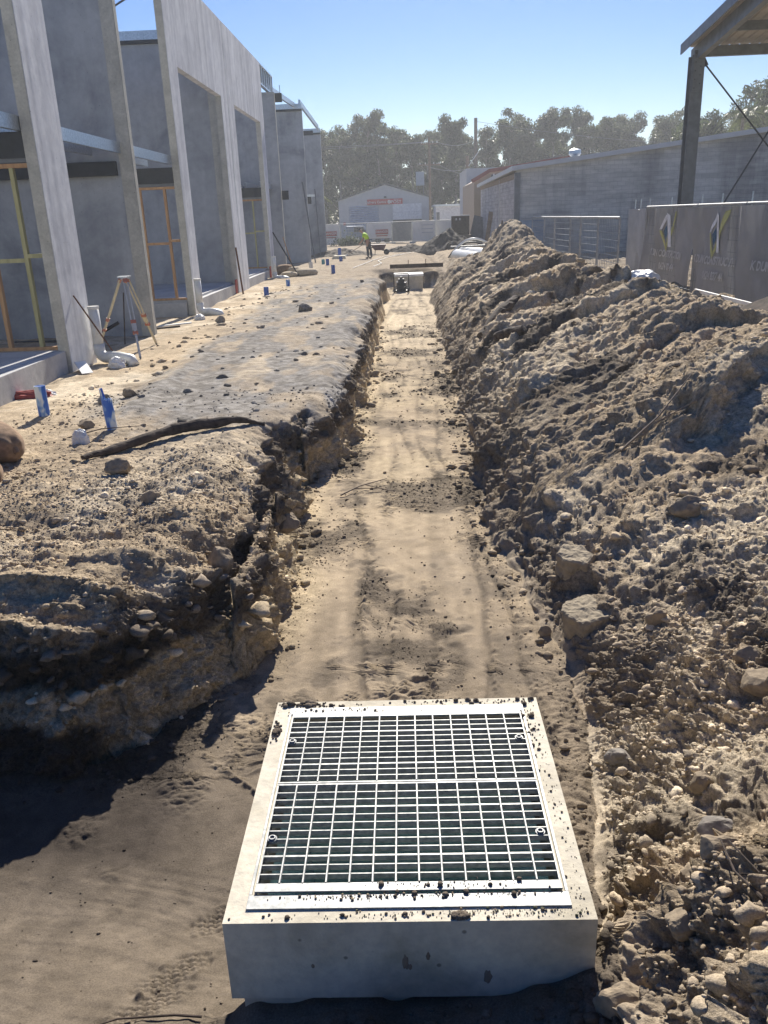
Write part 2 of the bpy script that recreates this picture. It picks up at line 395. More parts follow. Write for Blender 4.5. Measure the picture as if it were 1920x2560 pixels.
BOOTS = ((-.72, 3.03, .9), (-.86, 2.80, .7), (-.98, 2.42, .9), (-1.02, 2.22, .8), (-.42, 4.45, 1.5), (-.40, 4.15, 1.4), (.02, 5.6, 1.5), (-.2, 6.6, 1.7), (-.62, 1.55, .6), (-.1, 7.9, 1.5))
def process(s):
    X = GX[s]; Y = GY[s]; Z = Z0[s]; dl = DL[s]; dr = DR[s]; sl = SL[s]; nz = NR[s][..., 2]; sp = SP[s]
    inL = dl > 0; isR = (dr > 0) & ~inL; floor = (~inL) & (~isR) & (Y < 37.5); steep = 1-nz
    crumb = fbm2(X*1.1, Y*.7, 4, 81); lum = fbm2(X*1.3+5, Y*1.3, 3, 101)
    def fade(cell): return np.clip(1.6-sp*2.5/cell, 0, 1)
    wx = X+.05*vn2(X*6, Y*6, 91)+Z*.35; wy = Y+.05*vn2(X*6, Y*6, 92)+Z*.6
    def band(cell, amp, sd, fill):
        return clod2(wx/cell, wy/cell, sd, fill)*cell*amp*fade(cell)
    aR = isR*sm(-.02, .15, dr)*sm(120, 60, Y); aR = np.where((Y > 37) & (X > 1.2), .5, aR)
    edge = np.clip(sm(.5, .0, np.abs(dr))+sm(.35, .0, np.abs(dl)), 0, 1)
    nearL = sm(9.5, 7.5, Y)*inL
    rough = aR*(.7+.6*sm(-.2, .4, lum))+inL*(.22+.5*nearL*sm(-.35, .25, lum)+.45*sm(.05, .4, steep)+.3*sm(26, 36, Y))+floor*(.03+.5*sm(.10, .36, crumb+.3*vn2(X*4, Y*3, 82))+edge*.4)
    d = rough*(band(.30, .16, 113, .25)+band(.12, .34, 115, .35)+band(.062, .6, 117, .5)+band(.034, .85, 119, .6)+band(.018, .9, 121, .65))
    d = d+(aR*.050+inL*(.010+.035*nearL)+floor*.006)*(fbm2(wx*4.5, wy*4.5, 6, 141, .68)+.5*ridg2(wx*7, wy*7, 4, 147)*isR)
    # gullied ridges running down the heap further back
    q = wy-.8*wx; fb = isR*sm(9, 13, Y)*sm(.3, .8, dr)
    d = d+fb*(.07*ridg2(q*3.1, wx*1.1, 3, 143)+.04*ridg2(q*8, wx*2.5, 2, 145))
    wall = sm(.12, .45, steep)*fade(.12)
    d = d+wall*(.10*vn3(X*3, Y*3, Z*3.6, 131)+.055*vn3(X*7, Y*7, Z*8, 133)+.04*vn3(X*16, Y*16, Z*18, 135)+.028*vn3(X*34, Y*34, Z*36, 137)+.014*vn3(X*70, Y*70, Z*70, 138)-.05*np.abs(vn3(X*5, Y*5, Z*2.2, 139)))
    if Y.min() < 37:
        d = d+floor*(.009*ridg2(X*3.2+.35*np.sin(Y*.9), Y*.35, 2, 151)+.005*vn2(X*14, Y*.9, 153))*sm(3, 4.5, Y)
        for (ph, x0) in TRK:
            xc = x0+.10*np.sin(Y*.8+ph)+.03*np.sin(Y*1.9+ph*2)+.012*np.sin(Y*5.1+ph)
            g = sm(-.3, .1, vn2(Y*.55+ph*5, Y*0+ph, 155))*sm(3.4, 4, Y)*floor
            d = d-g*.013*np.exp(-((X-xc)/.016)**2)+g*.014*np.exp(-((X-xc-.035)/.022)**2)*(.5+vn2(X*40, Y*25, 8))
    if Y.min() < 6 and Y.max() > 1:
        rr = np.sqrt((X+.1)**2+(Y-4.7)**2); an = np.arctan2(Y-4.7, X+.1)
        for r0, a0, a1 in ((1.30, -2.6, -1.9), (1.05, -1.1, -.2), (1.12, -1.0, .1), (.8, -2.2, -1.2)):
            g = sm(a0-.15, a0+.15, an)*sm(a1+.15, a1-.15, an)
            d = d+floor*g*.020*np.exp(-((rr-r0-.04*vn2(X*3, Y*3, 7))/.018)**2)*(.5+.7*vn2(X*35, Y*35, 9))
        cp = vn2(X*2.3+.4*vn2(X*1.1, Y*1.1, 5), Y*1.5, 181)+.5*vn2(X*7, Y*5, 182)
        for cx_, cy_, a_ in BOOTS:
            if cy_+.3 < Y.min() or cy_-.3 > Y.max(): continue
            ca, sa = math.cos(a_), math.sin(a_); u = (X-cx_)*ca+(Y-cy_)*sa; v = -(X-cx_)*sa+(Y-cy_)*ca
            m = np.exp(-((u/.15)**4+(v/.052)**4))
            d = d-m*.016+m*.013*(np.sin(u*150+v*40)*np.sin(v*120+1.5) > 0)+.014*np.exp(-((np.sqrt((u/.17)**2+(v/.07)**2)-1.05)/.12)**2)*vn2(X*30, Y*30, 3)
        # faint drag striations in the side trench
        st = floor*sm(3.4, 2.6, Y)*sm(-.4, -.8, X); q2 = Y*1.0+.25*X+.06*vn2(X*1.5, Y*1.5, 4)
        d = d+st*(.004*vn2(q2*30, X*.8, 161)+.006*fbm2(X*14, Y*14, 4, 163))
    inp = (X > -.62) & (X < .55) & (Y > 1.84) & (Y < 3.08)
    d = np.where(inp, 0, d); d = np.where(Y < .3, d*.3, d)
    # ---- soil colour, with shade painted into the left pocket
    n1 = fbm2(X*.9, Y*.9, 5, 201); n2 = fbm2(X*3.1, Y*3.1, 4, 203); n3 = fbm2(X*11, Y*11, 3, 205); ns = fbm2(X*2.5, Y*.8, 4, 207)
    O = np.zeros(X.shape+(3,))
    cf = mixc(BRN*.92+O, mixc(SAND+O, GREY, sm(-.2, .4, n2)*.5), sm(2.9, 6.5, Y+n1*1.5)*.85+.1*n2)
    cf = mixc(cf, YEL, np.clip(sm(6, 11, Y)*sm(-.2, .6, n1+.3*n2)*.75+sm(.35, .05, np.abs(dl))*sm(4.5, 6, Y)*.8, 0, 1))
    cf = mixc(cf, PALE, sm(12, 26, Y)*.6)
    cf = mixc(cf, BRN*.75, np.clip(sm(.12, .32, crumb+.45*n2+.35*n3)*.7, 0, 1))
    cf = mixc(cf, DARK, sm(-1.1, -1.5, X+.2*n1)*sm(2.9, 3.2, Y+.1*n1)*.85)  # dark damp soil, deepened to paint in the bank's shadow in the pocket
    st_ = vn2(X*11+.8*np.sin(Y*1.1), Y*.55, 171)+.5*vn2(X*26, Y*1.2, 172)
    cf = cf*(.88+.13*st_*sm(3, 4.5, Y))[..., None]
    if Y.min() < 37:
        for (ph, x0) in TRK:
            xc = x0+.10*np.sin(Y*.8+ph)+.03*np.sin(Y*1.9+ph*2)+.012*np.sin(Y*5.1+ph); g = sm(-.3, .1, vn2(Y*.55+ph*5, Y*0+ph, 155))*sm(3.4, 4, Y)
            cf = mixc(cf, BRN*.62, np.clip(g*np.exp(-((X-xc+.01*n3)/.022)**2)*.40+g*np.exp(-((X-xc-.05)/.09)**2)*sm(.0, .35, n3+n2)*.6, 0, 1))
    cl = mixc(mixc(GREY*1.25+O, SAND*.9, sm(-.3, .2, n2+.3*n3)), mixc(SAND+O, PALE, sm(-.2, .4, n1+.4*n2)), .48+.5*np.maximum(sm(8, 6.5, Y), sm(-3.1, -3.9, X+.4*n1)))
    cl = mixc(cl, BRN, sm(.02, .4, -n2+.5*n3-.1)*.5)
    gm = sm(-4.3, -3.4, X+.5*n1)*sm(8.3, 9.6, Y+.8*n2)*sm(36, 29, Y)*(.35+.65*sm(-.3, .15, ns+.4*n1+.25*n2))
    gm = np.maximum(gm, sm(-4.2, -5.4, X)*.35*sm(-.1, .2, n2)*sm(8, 10, Y))
    cl = mixc(cl, GRAV*.95*(1+.5*n3[..., None]), np.clip(gm, 0, 1)*.85)
    cl = mixc(cl, GREY, sm(28, 36, Y)*(.5+.4*sm(-.2, .2, n2)))
    cl = mixc(cl, GREY*.9, sm(-.2, .35, n1)*sm(8, 6, Y)*sm(0, -3, X)*.35)
    zz = Z+.05*n2+.03*vn2(X*6, Y*6, 211)+.05*vn2(X*1.7, Y*0+1, 5)
    fr_ = sm(4.9, 4.3, Y)
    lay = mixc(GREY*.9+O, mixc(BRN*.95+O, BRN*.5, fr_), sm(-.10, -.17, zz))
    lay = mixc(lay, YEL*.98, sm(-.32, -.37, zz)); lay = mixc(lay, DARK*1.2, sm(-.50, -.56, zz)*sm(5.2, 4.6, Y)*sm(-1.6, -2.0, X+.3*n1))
    face = inL & (sl < .985)
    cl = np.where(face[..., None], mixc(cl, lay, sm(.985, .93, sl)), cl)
    dk = sm(.0, .35, fbm2((Y-.8*X)*.8, X*.5, 4, 221)+.35*n2)
    cr = mixc(SAND*1.1+O, PALE, sm(-.2, .35, n1)); cr = mixc(cr, GREY, sm(-.1, .3, n2+.4*n3)*.6)
    cr = mixc(cr, DARK*1.4, np.clip(sm(.12, .3, dk*.3+.8*fbm2((Y-.8*X)*1.3, X*.9, 4, 223))*sm(6, 11, Y)*.85*sm(36, 26, Y)+sm(.2, .42, fbm2(X*1.6, Y*1.6, 4, 231))*.6*sm(9, 6, Y), 0, 1))
    cr = mixc(cr, GREY*.85, sm(24, 32, Y)*.5)
    cr = mixc(cr, GREY*.8, sm(.6, .15, dr)*sm(3.5, 6, Y)*.7); cr = mixc(cr, BRN*1.1, sm(.4, .0, dr)*.4)
    cr = mixc(cr, GREY, sm(5, 6.5, dr)*.7)
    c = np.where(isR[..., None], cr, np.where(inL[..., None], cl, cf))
    c = c*(1+.30*n3[..., None])
    c = mixc(c, mixc(GREY+O, SAND*.9, sm(-.2, .3, n1)), sm(40, 60, Y)*.8)
    ra = np.clip(aR*.95+inL*(.45+.35*nearL+.5*sm(.12, .4, steep))+floor*(.10+.5*sm(.12, .36, crumb+.3*n2)+.4*edge), 0, 1)
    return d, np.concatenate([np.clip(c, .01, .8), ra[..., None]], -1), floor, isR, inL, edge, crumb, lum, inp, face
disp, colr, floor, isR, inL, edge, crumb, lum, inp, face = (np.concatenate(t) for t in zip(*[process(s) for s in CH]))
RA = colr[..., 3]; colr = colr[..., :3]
P = np.stack([GX, GY, Z0], -1)+NR*disp[..., None]
def terrain_mesh(name, facemask):
    ni, nj = GX.shape
    idx = np.arange(ni*nj).reshape(ni, nj)
    q = np.stack([idx[:-1, :-1], idx[:-1, 1:], idx[1:, 1:], idx[1:, :-1]], -1)[facemask]
    used, inv = np.unique(q, return_inverse=True); q = inv.reshape(-1, 4)
    co = P.reshape(-1, 3)[used].astype(np.float32); cc = colr.reshape(-1, 3)[used]
    me = bpy.data.meshes.new(name); me.vertices.add(len(co)); me.vertices.foreach_set('co', co.ravel())
    me.loops.add(q.size); me.loops.foreach_set('vertex_index', q.ravel().astype(np.int32))
    me.polygons.add(len(q)); me.polygons.foreach_set('loop_start', np.arange(0, q.size, 4, dtype=np.int32)); me.polygons.foreach_set('loop_total', np.full(len(q), 4, np.int32))
    me.update(calc_edges=True)
    at = me.color_attributes.new('soilcol', 'FLOAT_COLOR', 'POINT')
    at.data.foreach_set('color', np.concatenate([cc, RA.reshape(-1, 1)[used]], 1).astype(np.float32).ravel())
    me.materials.append(M['soil']); o = bpy.data.objects.new(name, me); C.objects.link(o); o['kind'] = 'structure'
    return o
fm_floor = floor[:-1, :-1] & (GY[:-1, :-1] > 1.3)
fm_spoil = isR[:-1, :-1] & (DR[:-1, :-1] < 6.0) & (GY[:-1, :-1] < 46) & (GY[:-1, :-1] > -1)
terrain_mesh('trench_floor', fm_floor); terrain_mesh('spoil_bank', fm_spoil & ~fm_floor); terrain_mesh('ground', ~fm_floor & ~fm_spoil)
# ground height lookup for placing things
def gz(x, y):
    j = int(np.searchsorted(YS, y)); j = max(1, min(len(YS)-1, j)); i = int(np.searchsorted(GX[j], x)); i = max(1, min(NI-2, i))
    return float(np.median(P[j-1:j+1, i-1:i+1, 2]))
# ------------------------------------------------------------------ loose clods (stuff)
def ico(sub):
    t = (1+5**.5)/2
    v = [(-1, t, 0), (1, t, 0), (-1, -t, 0), (1, -t, 0), (0, -1, t), (0, 1, t), (0, -1, -t), (0, 1, -t), (t, 0, -1), (t, 0, 1), (-t, 0, -1), (-t, 0, 1)]
    f = [(0, 11, 5), (0, 5, 1), (0, 1, 7), (0, 7, 10), (0, 10, 11), (1, 5, 9), (5, 11, 4), (11, 10, 2), (10, 7, 6), (7, 1, 8), (3, 9, 4), (3, 4, 2), (3, 2, 6), (3, 6, 8), (3, 8, 9), (4, 9, 5), (2, 4, 11), (6, 2, 10), (8, 6, 7), (9, 8, 1)]
    v = [np.array(p)/np.linalg.norm(p) for p in v]
    for _ in range(sub):
        c = {}; nf = []
        def mid(a, b):
            k = (min(a, b), max(a, b))
            if k not in c: p = v[a]+v[b]; v.append(p/np.linalg.norm(p)); c[k] = len(v)-1
            return c[k]
        for a, b, d in f:
            x, y, z = mid(a, b), mid(b, d), mid(d, a); nf += [(a, x, z), (b, y, x), (d, z, y), (x, y, z)]
        f = nf
    return np.array(v), np.array(f)
def stuff_mesh(name, Vs, Fs, Cs, label, cat, m=None):
    me = bpy.data.meshes.new(name); V = np.concatenate(Vs); F = np.concatenate(Fs); Cc = np.concatenate(Cs)
    me.vertices.add(len(V)); me.vertices.foreach_set('co', V.astype(np.float32).ravel())
    me.loops.add(F.size); me.loops.foreach_set('vertex_index', F.astype(np.int32).ravel())
    me.polygons.add(len(F)); me.polygons.foreach_set('loop_start', np.arange(0, F.size, 3, dtype=np.int32)); me.polygons.foreach_set('loop_total', np.full(len(F), 3, np.int32))
    me.update(calc_edges=True)
    at = me.color_attributes.new('soilcol', 'FLOAT_COLOR', 'POINT'); at.data.foreach_set('color', np.concatenate([Cc, np.full((len(Cc), 1), .35)], 1).astype(np.float32).ravel())
    me.materials.append(m or M['soil']); o = bpy.data.objects.new(name, me); C.objects.link(o)
    return tag(o, label, cat, kind='stuff')
AREA = np.abs(np.gradient(GX, axis=1))*np.abs(np.gradient(GY, axis=0))
def scatter(n, dens, smin, smax, power, sub, var=.35, sink=.3, seedc=1, ctint=1.0, flat=.8):
    w = (AREA*dens/(GY**2+4)**.75).ravel(); w = w/w.sum(); ids = rng.choice(len(w), n, p=w, replace=True)
    dsc = np.clip(GY.ravel()[ids]/5, .8, 3.0); pos = P.reshape(-1, 3)[ids]+np.stack([rng.normal(0, .01, n), rng.normal(0, .01, n), np.zeros(n)], -1)
    c0 = colr.reshape(-1, 3)[ids]; nr = NR.reshape(-1, 3)[ids]
    u = rng.random(n); s = smin*(1-u*(1-(smax/smin)**(-power)))**(-1/power)*dsc
    bv, bf = ico(sub); nb = 6; shapes = []
    for k in range(nb):
        r = 1+var*vn3(bv[:, 0]*1.3+k*9, bv[:, 1]*1.3, bv[:, 2]*1.3, 300+k)+.5*var*vn3(bv[:, 0]*3+k*9, bv[:, 1]*3, bv[:, 2]*3, 310+k)
        shapes.append(bv*r[:, None]*np.array([1, rng.uniform(.7, 1), rng.uniform(.55, .85)]))
    Vs, Fs, Cs = [], [], []; off = 0
    kk = rng.integers(0, nb, n); th = rng.uniform(0, 2*PI, n); ph = rng.normal(0, .5, n)
    for k in range(nb):
        sel = np.where(kk == k)[0]; m = len(sel); b = shapes[k]
        c, s_ = np.cos(th[sel]), np.sin(th[sel]); cp, sp_ = np.cos(ph[sel]), np.sin(ph[sel])
        x = b[None, :, 0]*c[:, None]-b[None, :, 1]*s_[:, None]; y = b[None, :, 0]*s_[:, None]+b[None, :, 1]*c[:, None]; z = b[None, :, 2]+0*x
        y2 = y*cp[:, None]-z*sp_[:, None]; z2 = y*sp_[:, None]+z*cp[:, None]
        v = np.stack([x, y2, z2*flat], -1)*s[sel][:, None, None]+(pos[sel]+nr[sel]*(s[sel]*(.55-sink))[:, None])[:, None, :]
        Vs.append(v.reshape(-1, 3)); f = bf[None]+(np.arange(m)*len(b))[:, None, None]+off; Fs.append(f.reshape(-1, 3)); off += m*len(b)
        cc = c0[sel]*rng.uniform(.6, 1.35, (m, 1))*ctint; Cs.append(np.repeat(cc, len(b), 0))
    return Vs, Fs, Cs
okp = (~inp).astype(float)*(GY > .45)
dR = isR*okp*sm(.02, .12, DR)*(GY < 24)*(DR < 5)*(GX < .56*np.sqrt(GY**2+4.4)+.6)*np.maximum(sm(-.3, .3, lum+.2), sm(2.9, 2.3, GY))
dn = dR+0
dn = dn*(.12+.88*sm(8, 3.5, GY))
a = scatter(5200, dn, .010, .045, 2.2, 1, .6, .42)
b = scatter(24000, dn*(GY < 14), .004, .012, 1.6, 0, .6, .4)
Vs, Fs, Cs = a; off = sum(len(v) for v in Vs)
Vs = Vs+b[0]; Fs = Fs+[f+off for f in b[1]]; Cs = Cs+b[2]
stuff_mesh('soil_clods', Vs, Fs, Cs, 'loose crumbly clods of pale and dark soil strewn over the spoil bank', 'soil clods')
dl_ = inL*okp*(GY < 30)*sm(-4.9, -4.3, GX)
dnl = dl_*(sm(8.5, 6, GY)*1.6+.08+1.0*sm(.35, .1, DL)*(GY < 14)+.25*sm(-3.3, -3.9, GX))*sm(-.5, .3, lum+.15)
a = scatter(3200, dnl, .008, .030, 2.4, 1, .6, .45)
b = scatter(24000, dnl*(GY < 11), .004, .011, 1.5, 0, .5)
face_ = face*okp*(GY < 5.2)*sm(-.46, -.40, Z0)*sm(-.02, -.1, Z0)
d = scatter(520, face_*4/np.maximum(np.abs(NR[..., 2]), .15), .025, .085, 1.7, 1, .75, .12, ctint=1.35)
Vs, Fs, Cs = a
for e in (b, d):
    off = sum(len(v) for v in Vs); Vs = Vs+e[0]; Fs = Fs+[f+off for f in e[1]]; Cs = Cs+e[2]
stuff_mesh('loose_rubble', Vs, Fs, Cs, 'small stones and crumbs of soil scattered over the left bank', 'rubble')
df = floor*okp*(GY < 24)*(GY > .5)*(GX > -2.6)*(GX < 1.6)*(sm(.1, .36, crumb)*2.0+.08+1.4*edge+2.5*sm(1.8, 1.4, GY)*sm(1.3, .8, np.abs(GX)))
a = scatter(17000, df, .003, .014, 1.9, 0, .5)
b = scatter(1100, df*(edge*2+1.5*(GY < 1.8)), .014, .04, 2, 1, .5)
Vs, Fs, Cs = a; off = sum(len(v) for v in Vs); Vs = Vs+b[0]; Fs = Fs+[f+off for f in b[1]]; Cs = Cs+b[2]
stuff_mesh('trench_crumbs', Vs, Fs, Cs, 'small crumbs of dark soil lying on the trench floor', 'soil crumbs')
#@@END_TERRAIN@@
#@@OBJECTS@@
# ------------------------------------------------------------------ drain pit in the foreground
PX0, PX1, PY0, PY1, PZ = -.59, .52, 1.87, 3.05, .19
t = thing('drain_pit', 'pale concrete stormwater pit with a galvanised double grate, closest to the viewer', 'drain pit', ((PX0+PX1)/2, (PY0+PY1)/2, PZ-.5))
b = grid_wall([PX0, PX0+.085, PX1-.085, PX1], [PY0, PY0+.085, PY1-.085, PY1], [(PX0+.085, PX1-.085, PY0+.085, PY1-.085)], 'x', 0, 1)
# remap: wall-grid helper gives (t,u,v) -> (u,v,z)
b.v = [(v[1], v[2], PZ-.30 if v[0] == 0 else PZ) for v in b.v]
o = b.build('rim', M['pit'], t, bevel=.006)
b = grid_wall([PX0+.03, PX0+.11, PX1-.11, PX1-.03], [PY0+.03, PY0+.11, PY1-.11, PY1-.03], [(PX0+.11, PX1-.11, PY0+.11, PY1-.11)], 'x', 0, 1)
b.v = [(v[1], v[2], PZ-1.05 if v[0] == 0 else PZ-.302) for v in b.v]
b.build('lower_wall', M['pit'], t)
b = MB(); ix0, ix1, iy0, iy1 = PX0+.112, PX1-.112, PY0+.112, PY1-.112
b.add([(ix0, iy0, PZ-1.0), (ix1, iy0, PZ-1.0), (ix1, iy1, PZ-1.0), (ix0, iy1, PZ-1.0), (ix0, iy0, PZ-.03), (ix1, iy0, PZ-.03), (ix1, iy1, PZ-.03), (ix0, iy1, PZ-.03)], [(0, 1, 2, 3), (0, 4, 5, 1), (1, 5, 6, 2), (2, 6, 7, 3), (3, 7, 4, 0)])
b.build('inside_lining', M['pit_in'], t)
# seating frame: near and far flanges are wide, side flanges narrow
fx0, fx1, fy0, fy1 = PX0+.062, PX1-.066, PY0+.048, PY1-.055
b = MB()
b.box(fx0, fx1, fy0, fy0+.055, PZ-.02, PZ+.006); b.box(fx0, fx1, fy1-.045, fy1, PZ-.02, PZ+.006)
b.box(fx0, fx0+.010, fy0+.0551, fy1-.0451, PZ-.02, PZ+.006); b.box(fx1-.010, fx1, fy0+.0551, fy1-.0451, PZ-.02, PZ+.006)
b.build('seating_frame', M['galv_bright'], t, bevel=.001)
gx0, gx1 = fx0+.017, fx1-.017; ymid = (fy0+fy1)/2+.035
for (a, c, near) in ((fy0+.060, ymid-.002, True), (ymid+.002, fy1-.050, False)):
    b = MB(); zt = PZ+.013; lip0 = .034 if near else .008; lip1 = .008 if near else .030
    b.box(gx0, gx1, a, a+lip0, zt-.030 if not near else zt-.006, zt); b.box(gx0, gx1, c-lip1, c, zt-.006 if not near else zt-.030, zt)
    b.box(gx0, gx0+.006, a+lip0+.0002, c-lip1-.0002, zt-.03, zt); b.box(gx1-.006, gx1, a+lip0+.0002, c-lip1-.0002, zt-.03, zt)
    g = b.build('grate_panel', M['galv_bright'], t, bevel=.0008)
    y0, y1 = a+lip0, c-lip1; b = MB(); n = 11
    for k in range(1, n+1):
        y = y0+(y1-y0)*k/(n+1); wd = .0020 if k not in (3, 9) else .0036
        b.box(gx0+.0062, gx1-.0062, y-wd, y+wd, zt-.022, zt-.0015)
    b.build('bearing_bars', M['galv_bright'], g)
    b = MB()
    for k in range(1, 13):
        x = gx0+(gx1-gx0)*k/13; pts = [(x, y0+(y1-y0)*q/12, zt-.0012) for q in range(13)]
        b.tube(pts, .0038, 6)
    b.build('cross_rods', M['galv_bright'], g)
    for x, yy in ((gx0+.022, .6 if not near else .42), (gx1-.03, .6 if not near else .45)):
        y = y0+(y1-y0)*yy; b = MB(); r = .0095
        b.tube([(x+r*math.cos(q*PI/6), y+r*math.sin(q*PI/6), zt+.004) for q in range(13)], .0026, 6, cap=False)
        lr = b.build('lock_ring', M['galv_bright'], g)
        MB().tube([(x, y, zt-.010), (x, y, zt+.001)], .0165, 14).build('lock_cup', M['steel_grey'], lr)
for k, (x, z, w_, h_) in enumerate(((-.05, .03, .010, .030), (-.036, .012, .006, .012), (.02, .055, .006, .016), (.20, -.03, .012, .026), (-.33, .02, .005, .008))):
    v_, f_ = ico(2); n_ = 1+.3*vn3(v_[:, 0]*2+k, v_[:, 1], v_[:, 2]*2, 990); V_ = v_*n_[:, None]*np.array([w_, .0025, h_])+np.array([x, PY0, z])
    mesh_obj('gouge_mark', [tuple(p) for p in V_], [tuple(int(i) for i in q) for q in f_], M['wood'], bpy.data.objects['rim'])  # dark flattened blobs added to stand for gouges in the rim face
# crumbs of soil dropped on the pit
def crumb_cluster(n, pts):
    bv, bf = ico(1); V = []; F = []; Cc = []; off = 0
    for k in range(n):
        cx_, cy_, sx_, sy_, z_, sm_, smx, cc = pts[rng.integers(0, len(pts))]
        s = min(smx, sm_*rng.pareto(2.0)+sm_); p = np.array([cx_+rng.normal(0, sx_), cy_+rng.normal(0, sy_), z_+s*.35])
        if not (PX0+.01 < p[0] < PX1-.01 and PY0+.01 < p[1] < PY1-.01): continue
        r = 1+.3*vn3(bv[:, 0]*1.5+k, bv[:, 1]*1.5, bv[:, 2]*1.5, 5)
        V.append(bv*r[:, None]*s*np.array([1, rng.uniform(.7, 1.1), .7])+p); F.append(bf+off); off += len(bv)
        Cc.append(np.repeat(np.array([cc])*rng.uniform(.7, 1.2), len(bv), 0))
    return V, F, Cc
dkc = (.17, .14, .108); lt = (.36, .29, .2); zt = PZ+.001; zg = PZ+.014
V, F, Cc = crumb_cluster(1500, [(-.47, 3.03, .06, .014, zt, .003, .016, dkc), (-.57, 2.85, .012, .03, zt, .003, .014, dkc), (.25, 3.03, .2, .012, zt, .002, .011, dkc), (.46, 2.9, .02, .12, zt, .002, .012, dkc),
   (0, 1.893, .32, .012, zt, .0012, .008, dkc), (.2, 1.9, .22, .014, zt, .001, .006, lt), (.485, 2.3, .014, .35, zt, .001, .005, dkc), (.13, 1.965, .16, .008, zt+.006, .0012, .009, dkc), (-.2, 1.96, .12, .008, zt+.006, .001, .005, lt), (.3, 1.90, .2, .012, zt, .001, .005, (.14, .15, .1)),
   (-.3, 2.97, .12, .008, zt+.006, .001, .006, lt), (.1, 2.0, .1, .01, zg, .001, .009, dkc), (.12, 1.885, .01, .004, zt, .006, .012, dkc)])
stuff_mesh('grate_dirt', V, F, Cc, 'crumbs of dirt dropped on the rim and frame of the near pit', 'dirt')
# ------------------------------------------------------------------ second pit and compactor at the far end of the trench
t = thing('drain_pit', 'small grey concrete pit with white lid edge at the far end of the trench', 'drain pit', (.3, 35.8, -.75))
MB().box(-.35, .82, 35.2, 36.3, -.78, -.22).build('pit_body', M['pit'], t, bevel=.02)
MB().box(-.38, .85, 35.17, 36.33, -.218, -.12).build('lid', M['white'], t, bevel=.01)
t = thing('plate_compactor', 'black plate compactor with a tall loop handle, parked in front of the far pit', 'compactor', (-.08, 34.2, -.75))
MB().box(-.36, .22, 33.95, 34.55, -.73, -.66).build('base_plate', M['steel_dark'], t, bevel=.015)
MB().box(-.25, .12, 34.05, 34.4, -.655, -.36).box(-.2, .06, 34.1, 34.35, -.36, -.22).build('engine', M['steel_dark'], t, bevel=.02)
MB().tube([(-.07, 34.12, -.22), (-.07, 34.12, -.14)], .06, 10).build('air_filter', M['black'], t)
MB().tube([(-.36, 33.8, -.74), (-.36, 33.78, -.05), (-.33, 33.77, .0), (.2, 33.77, .0), (.23, 33.78, -.05), (.23, 33.8, -.74)], .022, 8).bar((-.36, 33.8, -.5), (.23, 33.8, -.5), .03, .03).build('handle', M['steel_dark'], t)
for x in (-.33, .2):
    MB().tube([(x-.04, 33.75, -.62), (x+.04, 33.75, -.62)], .09, 12).build('wheel', M['black'], t)
MB().box(-.28, -.2, 33.98, 34.04, -.36, -.30).build('fuel_cap', M['white'], t); MB().box(.12, .16, 33.98, 34.04, -.36, -.31).build('starter_grip', M['white'], t)
t = thing('timber_plank', 'dark timber plank laid across the far end of the trench with two stakes', 'plank', (.55, 36.95, 0))
z = .02
MB().box(-.55, 1.75, 37.0, 37.06, z, z+.17).box(-.5, 1.7, 37.12, 37.22, z, z+.12).build('plank', M['wood_dark'], t, bevel=.005)
for x in (.25, 1.0): MB().bar((x, 37.09, z), (x, 37.09, .36), .03, .03).build('stake', M['wood'], t)
# ------------------------------------------------------------------ the tilt-panel building on the left
XF = -5.25
t = thing('warehouse', 'unfinished grey precast concrete warehouse with open doorways along the left side', 'building', (XF-5, 30, 0))
def wall(nm, us, vs, holes, ax, a, b_, m, par=None):
    return grid_wall(us, vs, holes, ax, a, b_).build(nm, M[m], par or t)
wall('facade_panel', [12.87, 13.93], [-.6, 8.2], [], 'x', XF-.18, XF, 'panel_lit')
wall('panel_edge', [XF-.178, XF-.012], [-.6, 8.19], [], 'y', 12.855, 12.8695, 'edge')
wall('facade_panel', [21.12, 21.95, 27.02, 27.96], [-.5, 5.7, 7.85], [(21.95, 27.02, -1, 5.7)], 'x', XF-.18, XF, 'panel_lit')
wall('panel_edge', [XF-.178, XF-.012], [-.5, 7.84], [], 'y', 21.105, 21.1195, 'edge')
wall('facade_panel', [28.02, 29.02, 34.25, 35.14], [-.5, 5.7, 7.85], [(29.02, 34.25, -1, 5.7)], 'x', XF-.18, XF, 'panel_lit')
for y in (27.0, 34.23): wall('panel_edge', [XF-.178, XF-.012], [-.4, 5.69], [], 'y', y, y+.0195, 'edge')
for (y, xe, zt_) in ((7.3, XF, 7.9), (17.4, XF, 7.9), (27.36, XF-.22, 7.2), (37.2, -5.06, 7.1), (46.9, -5.0, 7.45), (56.9, -4.98, 7.2)):
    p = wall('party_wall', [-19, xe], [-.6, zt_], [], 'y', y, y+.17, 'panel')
    if y in (17.4, 37.2): wall('wall_end', [y+.002, y+.168], [-.6, zt_-.02], [], 'x', xe+.0005, xe+.010, 'edge')
for y in (17.385,):
    MB().box(XF-.25, XF-.004, y, y+.0135, -.6, 7.85).build('wall_margin', M['edge'], t)
MB().box(XF-.47, XF-.225, 27.343, 27.358, -.4, 7.1).build('wall_margin', M['edge'], t)
MB().box(-22, -19, 6, 57, -.5, 7).build('rear_wall', M['panel'], t)
